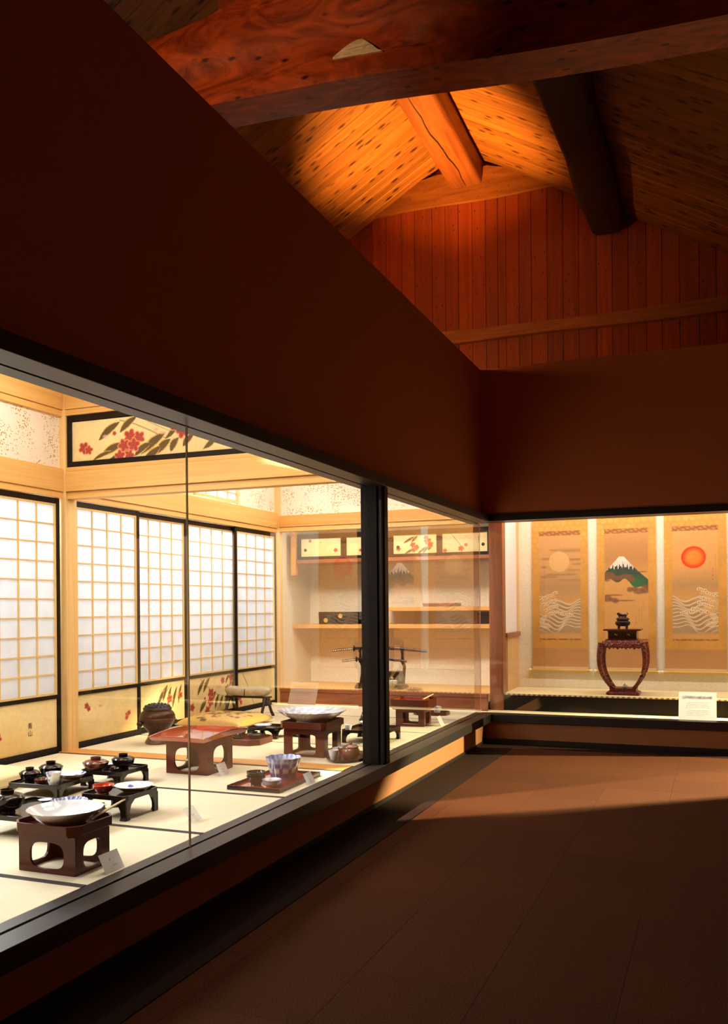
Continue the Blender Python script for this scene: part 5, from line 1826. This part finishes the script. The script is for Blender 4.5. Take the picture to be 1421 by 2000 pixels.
# padded armrest
t = thing('armrest', 'padded silk armrest on dark arched legs by the sliding doors', 'armrest', (-4.62, 8.30, ZT + 0.0015))
rg = []
for i in range(13):
    u = i / 12 * 2 - 1
    k = (1 - abs(u) ** 8) ** .5 if abs(u) < 1 else 0.02
    k = max(k, .35)
    r_ = []
    for q in range(16):
        a = 2 * PI * q / 16
        ca, sa = math.cos(a), math.sin(a)
        r_.append((u * .268, .085 * k * math.copysign(abs(ca) ** .7, ca), .262 + .050 * k * math.copysign(abs(sa) ** .7, sa) + .012 * (u * u)))
    rg.append(r_)
pad = MB().loft(rg).build('pad', 'silk_beige', t, smooth=True)
MB().tube([(-.005, -.079, .225), (-.002, -.0835, .245), (.003, -.0835, .27), (.0, -.078, .292)], .0045, 6).build('tie_cord', 'ink_black', pad)
MB().box(-.25, .25, -.06, .06, .198, .214).build('underboard', 'dark_brown_lacquer', t, bevel=0.003)
for sx in (-.215, .215):
    for sy in (-1, 1):
        MB().tube([(sx - (.02 if sx < 0 else -.02), sy * .115, 0), (sx, sy * .098, .06), (sx, sy * .06, .13), (sx, sy * .03, .205)], [.017, .015, .017, .026], 8).build('leg', 'dark_brown_lacquer', t, smooth=True)

# low octagonal tray with overturned lids, small box with a dish, black ewer
t = thing('octagonal_tray', 'low brown octagonal tray between the red table and the big plate', 'tray', (-3.72, 6.68, ZT + 0.0015))
tray_mesh(0.34, 0.36, 0.050, 0.07, 0.010, 0.012).build('tray', 'brown_lacquer', t, bevel=0.002)
o = MB().lathe([(0, .052), (.030, .052), (.034, .060), (.036, .060), (.034, .050), (.062, .034), (.072, .010), (.072, 0), (.068, 0), (.06, .028), (0, .042)], 32).build('bowl_lid', 'black_lacquer', None, (-3.755, 6.600, T(0.030)), smooth=True)
o.rotation_euler = (math.radians(52), 0, math.radians(-35)); o.location.z = T(0.074)
tag(o, 'tilted black bowl lid on the octagonal tray', 'lid')
lidded_bowl('black lidded bowl on the octagonal tray', -3.690, 6.735, T(0.0135), 0.066, 0.080, 'black_lacquer', grp='lidded black bowls')
o = MB().lathe([(0, 0), (.02, 0), (.03, .012), (.034, .03), (.031, .03), (.02, .01), (0, .008)], 26).build('white_cup', 'porcelain', None, (-3.845, 6.650, T(0.0135)), smooth=True)
tag(o, 'small white cup at the left of the octagonal tray', 'cup')
footed_tray('low black footed tray behind the octagonal tray', -3.72, 7.05, 0.30, 0.28, 0.085, grp='low black footed trays in the far room')
painted_plate('painted_dish', 'small blue dish on the black tray behind the octagonal tray', -3.745, 6.985, T(0.0835), 0.080, 0.030, 'cover', seed=2)
t = thing('black_ewer', 'black lacquer stacked jar with a stepped lid left of the big plate', 'jar', (-3.475, 7.16, ZT + 0.0015))
MB().lathe([(0, 0), (.060, 0), (.064, .012), (.058, .022), (.074, .05), (.078, .085), (.070, .115), (.060, .125), (.072, .132), (.072, .150), (0, .150)], 36).build('body', 'black_lacquer', t, smooth=True)
MB().lathe([(.074, .150), (.074, .160), (.052, .170), (.046, .19), (.052, .205), (.050, .222), (.03, .236), (0, .240)], 36).build('lid', 'black_lacquer', t, smooth=True)

# square stand with the big plate
footed_stand('plate_stand', 'square red brown stand carrying the big blue and white plate', -2.957, 6.335, 0.340, 0.330, 0.205, 0.385, 0.400, 0.050, 0.03, 9, 'brown_lacquer', hr=(0.58, 0.74))
painted_plate('big_plate', 'very large blue and white plate on the square stand', -2.965, 6.345, T(0.2615), 0.272, 0.078, 'big', n=90, foot=.40, m=22, fh=0.032, mod=lambda a, r, z: r * (1 + (0.010 * math.cos(a * 24) if r > .25 else 0)))

# sake cups and pot on an oval tray by the post
t = thing('oval_tray', 'dark oval tray with cups and a brown pot next to the black post', 'tray', (-2.608, 6.22, ZT + 0.0015))
MB().lathe([(0, 0), (.165, 0), (.185, .012), (.192, .022), (.186, .022), (.17, .010), (0, .008)], 44, fx=.78, fy=1.25).build('tray', 'dark_brown_lacquer', t, smooth=True)
for k, (x, y) in enumerate(((-2.672, 6.085), (-2.690, 6.20), (-2.692, 6.315), (-2.650, 6.405))):
    cup(('nearest', 'second', 'third', 'farthest')[k] + ' white cup in the row on the oval tray', x, y, T(0.0086), 0.040, 0.072, grp='white cups on the oval tray', plain_=True)
t = thing('brown_pot', 'round brown glazed lidded pot on the oval tray', 'pot', (-2.560, 6.150, T(0.0100)))
MB().lathe([(0, 0), (.045, 0), (.055, .012), (.068, .035), (.068, .065), (.055, .085), (.048, .090), (0, .090)], 32).build('body', 'brown_ware', t, smooth=True)
MB().lathe([(.060, .088), (.058, .094), (.03, .106), (.012, .110), (.014, .118), (.008, .124), (0, .125)], 28).build('lid', 'brown_ware', t, smooth=True)
MB().tube([(-.060, -.02, .045), (-.075, -.03, .065), (-.085, -.036, .085)], [.012, .009, .006], 8).build('spout', 'brown_ware', t, smooth=True)
card('caption card just right of the black post', -2.455, 6.460, 0.10, 0.085, 28, ((.5, .5, .06, .1, GR),))

# footed tray G with white dish and cup
footed_tray('black footed tray behind the big plate, cut off by the post', -2.765, 7.11, 0.40, 0.40, 0.10, grp='low black footed trays in the far room')
painted_plate('painted_dish', 'white dish raised behind the big plate, cut off by the post', -2.790, 7.185, T(0.0985), 0.105, 0.055, 'white')
cup('small patterned cup on the tray right of the big plate', -2.918, 6.962, T(0.0985), 0.036, 0.050)
t = thing('small_kettle', 'little black kettle with a loop handle on the mats behind the white dish', 'kettle', (-3.23, 8.18, ZT + 0.0015))
MB().lathe([(0, 0), (.055, 0), (.075, .018), (.078, .035), (.055, .058), (.03, .066), (.028, .072), (.012, .078), (0, .084)], 28).build('body', 'dark_bronze', t, smooth=True)
MB().tube([(-.06 * math.cos(a), 0, .05 + .075 * math.sin(a)) for a in np.linspace(0, PI, 11)], .0055, 8).build('handle', 'bronze', t, smooth=True)

# stand right of the post
footed_stand('tray_stand', 'dark brown stand with a deep tray, right of the black post', -2.748, 8.19, 0.285, 0.225, 0.160, 0.385, 0.330, 0.085, 0.035, 9, 'brown_lacquer', hr=(0.60, 0.70))
t = thing('flat_tray', 'orange red inner tray resting in the deep tray stand', 'tray', (-2.77, 8.19, T(0.185)))
tray_mesh(0.30, 0.27, 0.070, 0.03, 0.008, 0.055).build('tray', 'red_lacquer', t, bevel=0.002)
chopsticks('pale chopsticks on the corner of the deep tray stand', (-2.615, 8.09, T(0.262)), (-2.555, 8.22, T(0.300)))
t = thing('hexagonal_tray', 'low dark tray with cut corners near the alcove step', 'tray', (-2.83, 9.04, ZT + 0.0015))
tray_mesh(0.36, 0.24, 0.034, 0.05, 0.008, 0.012).build('tray', 'brown_lacquer', t, bevel=0.002)
cup('blue and white cup on the low tray near the alcove step', -2.765, 9.03, T(0.0125), 0.047, 0.075)
card('caption card near the alcove step', -2.462, 8.165, 0.115, 0.100, 28, ((.5, .55, .07, .1, GR), (.5, .3, .1, .08, GR)))

# bowl, box and saucer in the shelf alcove
o = MB().lathe([(0, 0), (.040, 0), (.038, .010), (.070, .035), (.092, .075), (.098, .105), (.093, .105), (.085, .075), (.06, .035), (0, .018)], 36).build('celadon_bowl', 'celadon', None, (-3.545, 9.70, AZ + 0.0035), smooth=True)
tag(o, 'pale green bowl under the swords, half behind the post', 'bowl')
t = thing('gold_box', 'black and gold lacquer box behind the pale green bowl', 'box', (-3.62, 10.02, AZ + 0.0035))
MB().box(-.10, .10, -.07, .07, 0, .15).build('body', 'black_lacquer', t, bevel=0.004)
MB().box(-.104, .104, -.074, .074, .15, .19).build('lid', 'black_lacquer', t, bevel=0.005)
for (x, z) in ((-.05, .07), (.02, .11), (.07, .05)):
    cr = MB().lathe([(0, .002), (.012, .002), (.018, 0)], 10)
    cr.v = [(v[0] + x, -.0702 - v[2], v[1] + z) for v in cr.v]
    cr.build('gold_flower', 'cane_gold', t)
t = thing('red_saucer', 'shallow red lacquer saucer at the foot of the sword rack', 'saucer', (-3.26, 9.74, AZ + 0.0035))
MB().lathe([(0, .0), (.05, 0), (.09, .012), (.10, .020), (.095, .020), (.05, .008), (0, .006)], 32).build('saucer', 'red_lacquer', t, smooth=True)
MB().lathe([(0, 0), (.022, .0), (.03, .012), (.02, .024), (0, .026)], 20).build('rest', 'red_lacquer', t, (-.02, 0, .006), smooth=True)


# added spotlight above the view; its barn doors are placed to cut the carpet light
LP = Vector((-4.10, 4.16, 3.06))
t = thing('added_spotlight', 'added black spotlight, unseen under the near room ceiling', 'spotlight', LP)
sl = spot('spotlight_beam', LP, (-0.75, 7.35, 0.0), 3000, (1.0, 0.86, 0.62), 46, 0.55, 0.0008)
ax = Vector((-0.75, 7.35, 0.0)) - LP
ax.normalize()
can = MB().tube([tuple(ax * -0.14), tuple(ax * -0.13), tuple(ax * 0.02)], [0.03, 0.042, 0.045], 20)
can.f = can.f[:-1]                                  # open mouth
can.build('can', 'black_satin', t, smooth=True)
MB().box(-0.008, 0.008, -0.008, 0.008, 0.045, 0.43).build('stem', 'black_satin', t)
e1_ = Vector((0.804, 0.595, 0)); e2_ = Vector((0.595, -0.804, 0))
p0 = e1_ * 0.06
q = [p0 + Vector((0, 0, -0.10)), p0 + e2_ * 0.12 + Vector((0, 0, -0.10)), p0 + e2_ * 0.12 + Vector((0, 0, 0.05)), p0 + Vector((0, 0, 0.05))]
bk = [v + e1_ * 0.002 for v in q]
MB().loft([[tuple(v) for v in q], [tuple(v) for v in bk]]).build('barn_door', 'black_satin', t)
f1_ = Vector((0.697, 0.717, 0)); f2_ = Vector((-0.717, 0.697, 0))
p0 = f1_ * 0.06
q = [p0 + Vector((0, 0, -0.10)), p0 + f2_ * 0.12 + Vector((0, 0, -0.10)), p0 + f2_ * 0.12 + Vector((0, 0, -0.018)), p0 + Vector((0, 0, -0.018))]
bk = [v + f1_ * 0.002 for v in q]
MB().loft([[tuple(v) for v in q], [tuple(v) for v in bk]]).build('barn_door', 'black_satin', t)
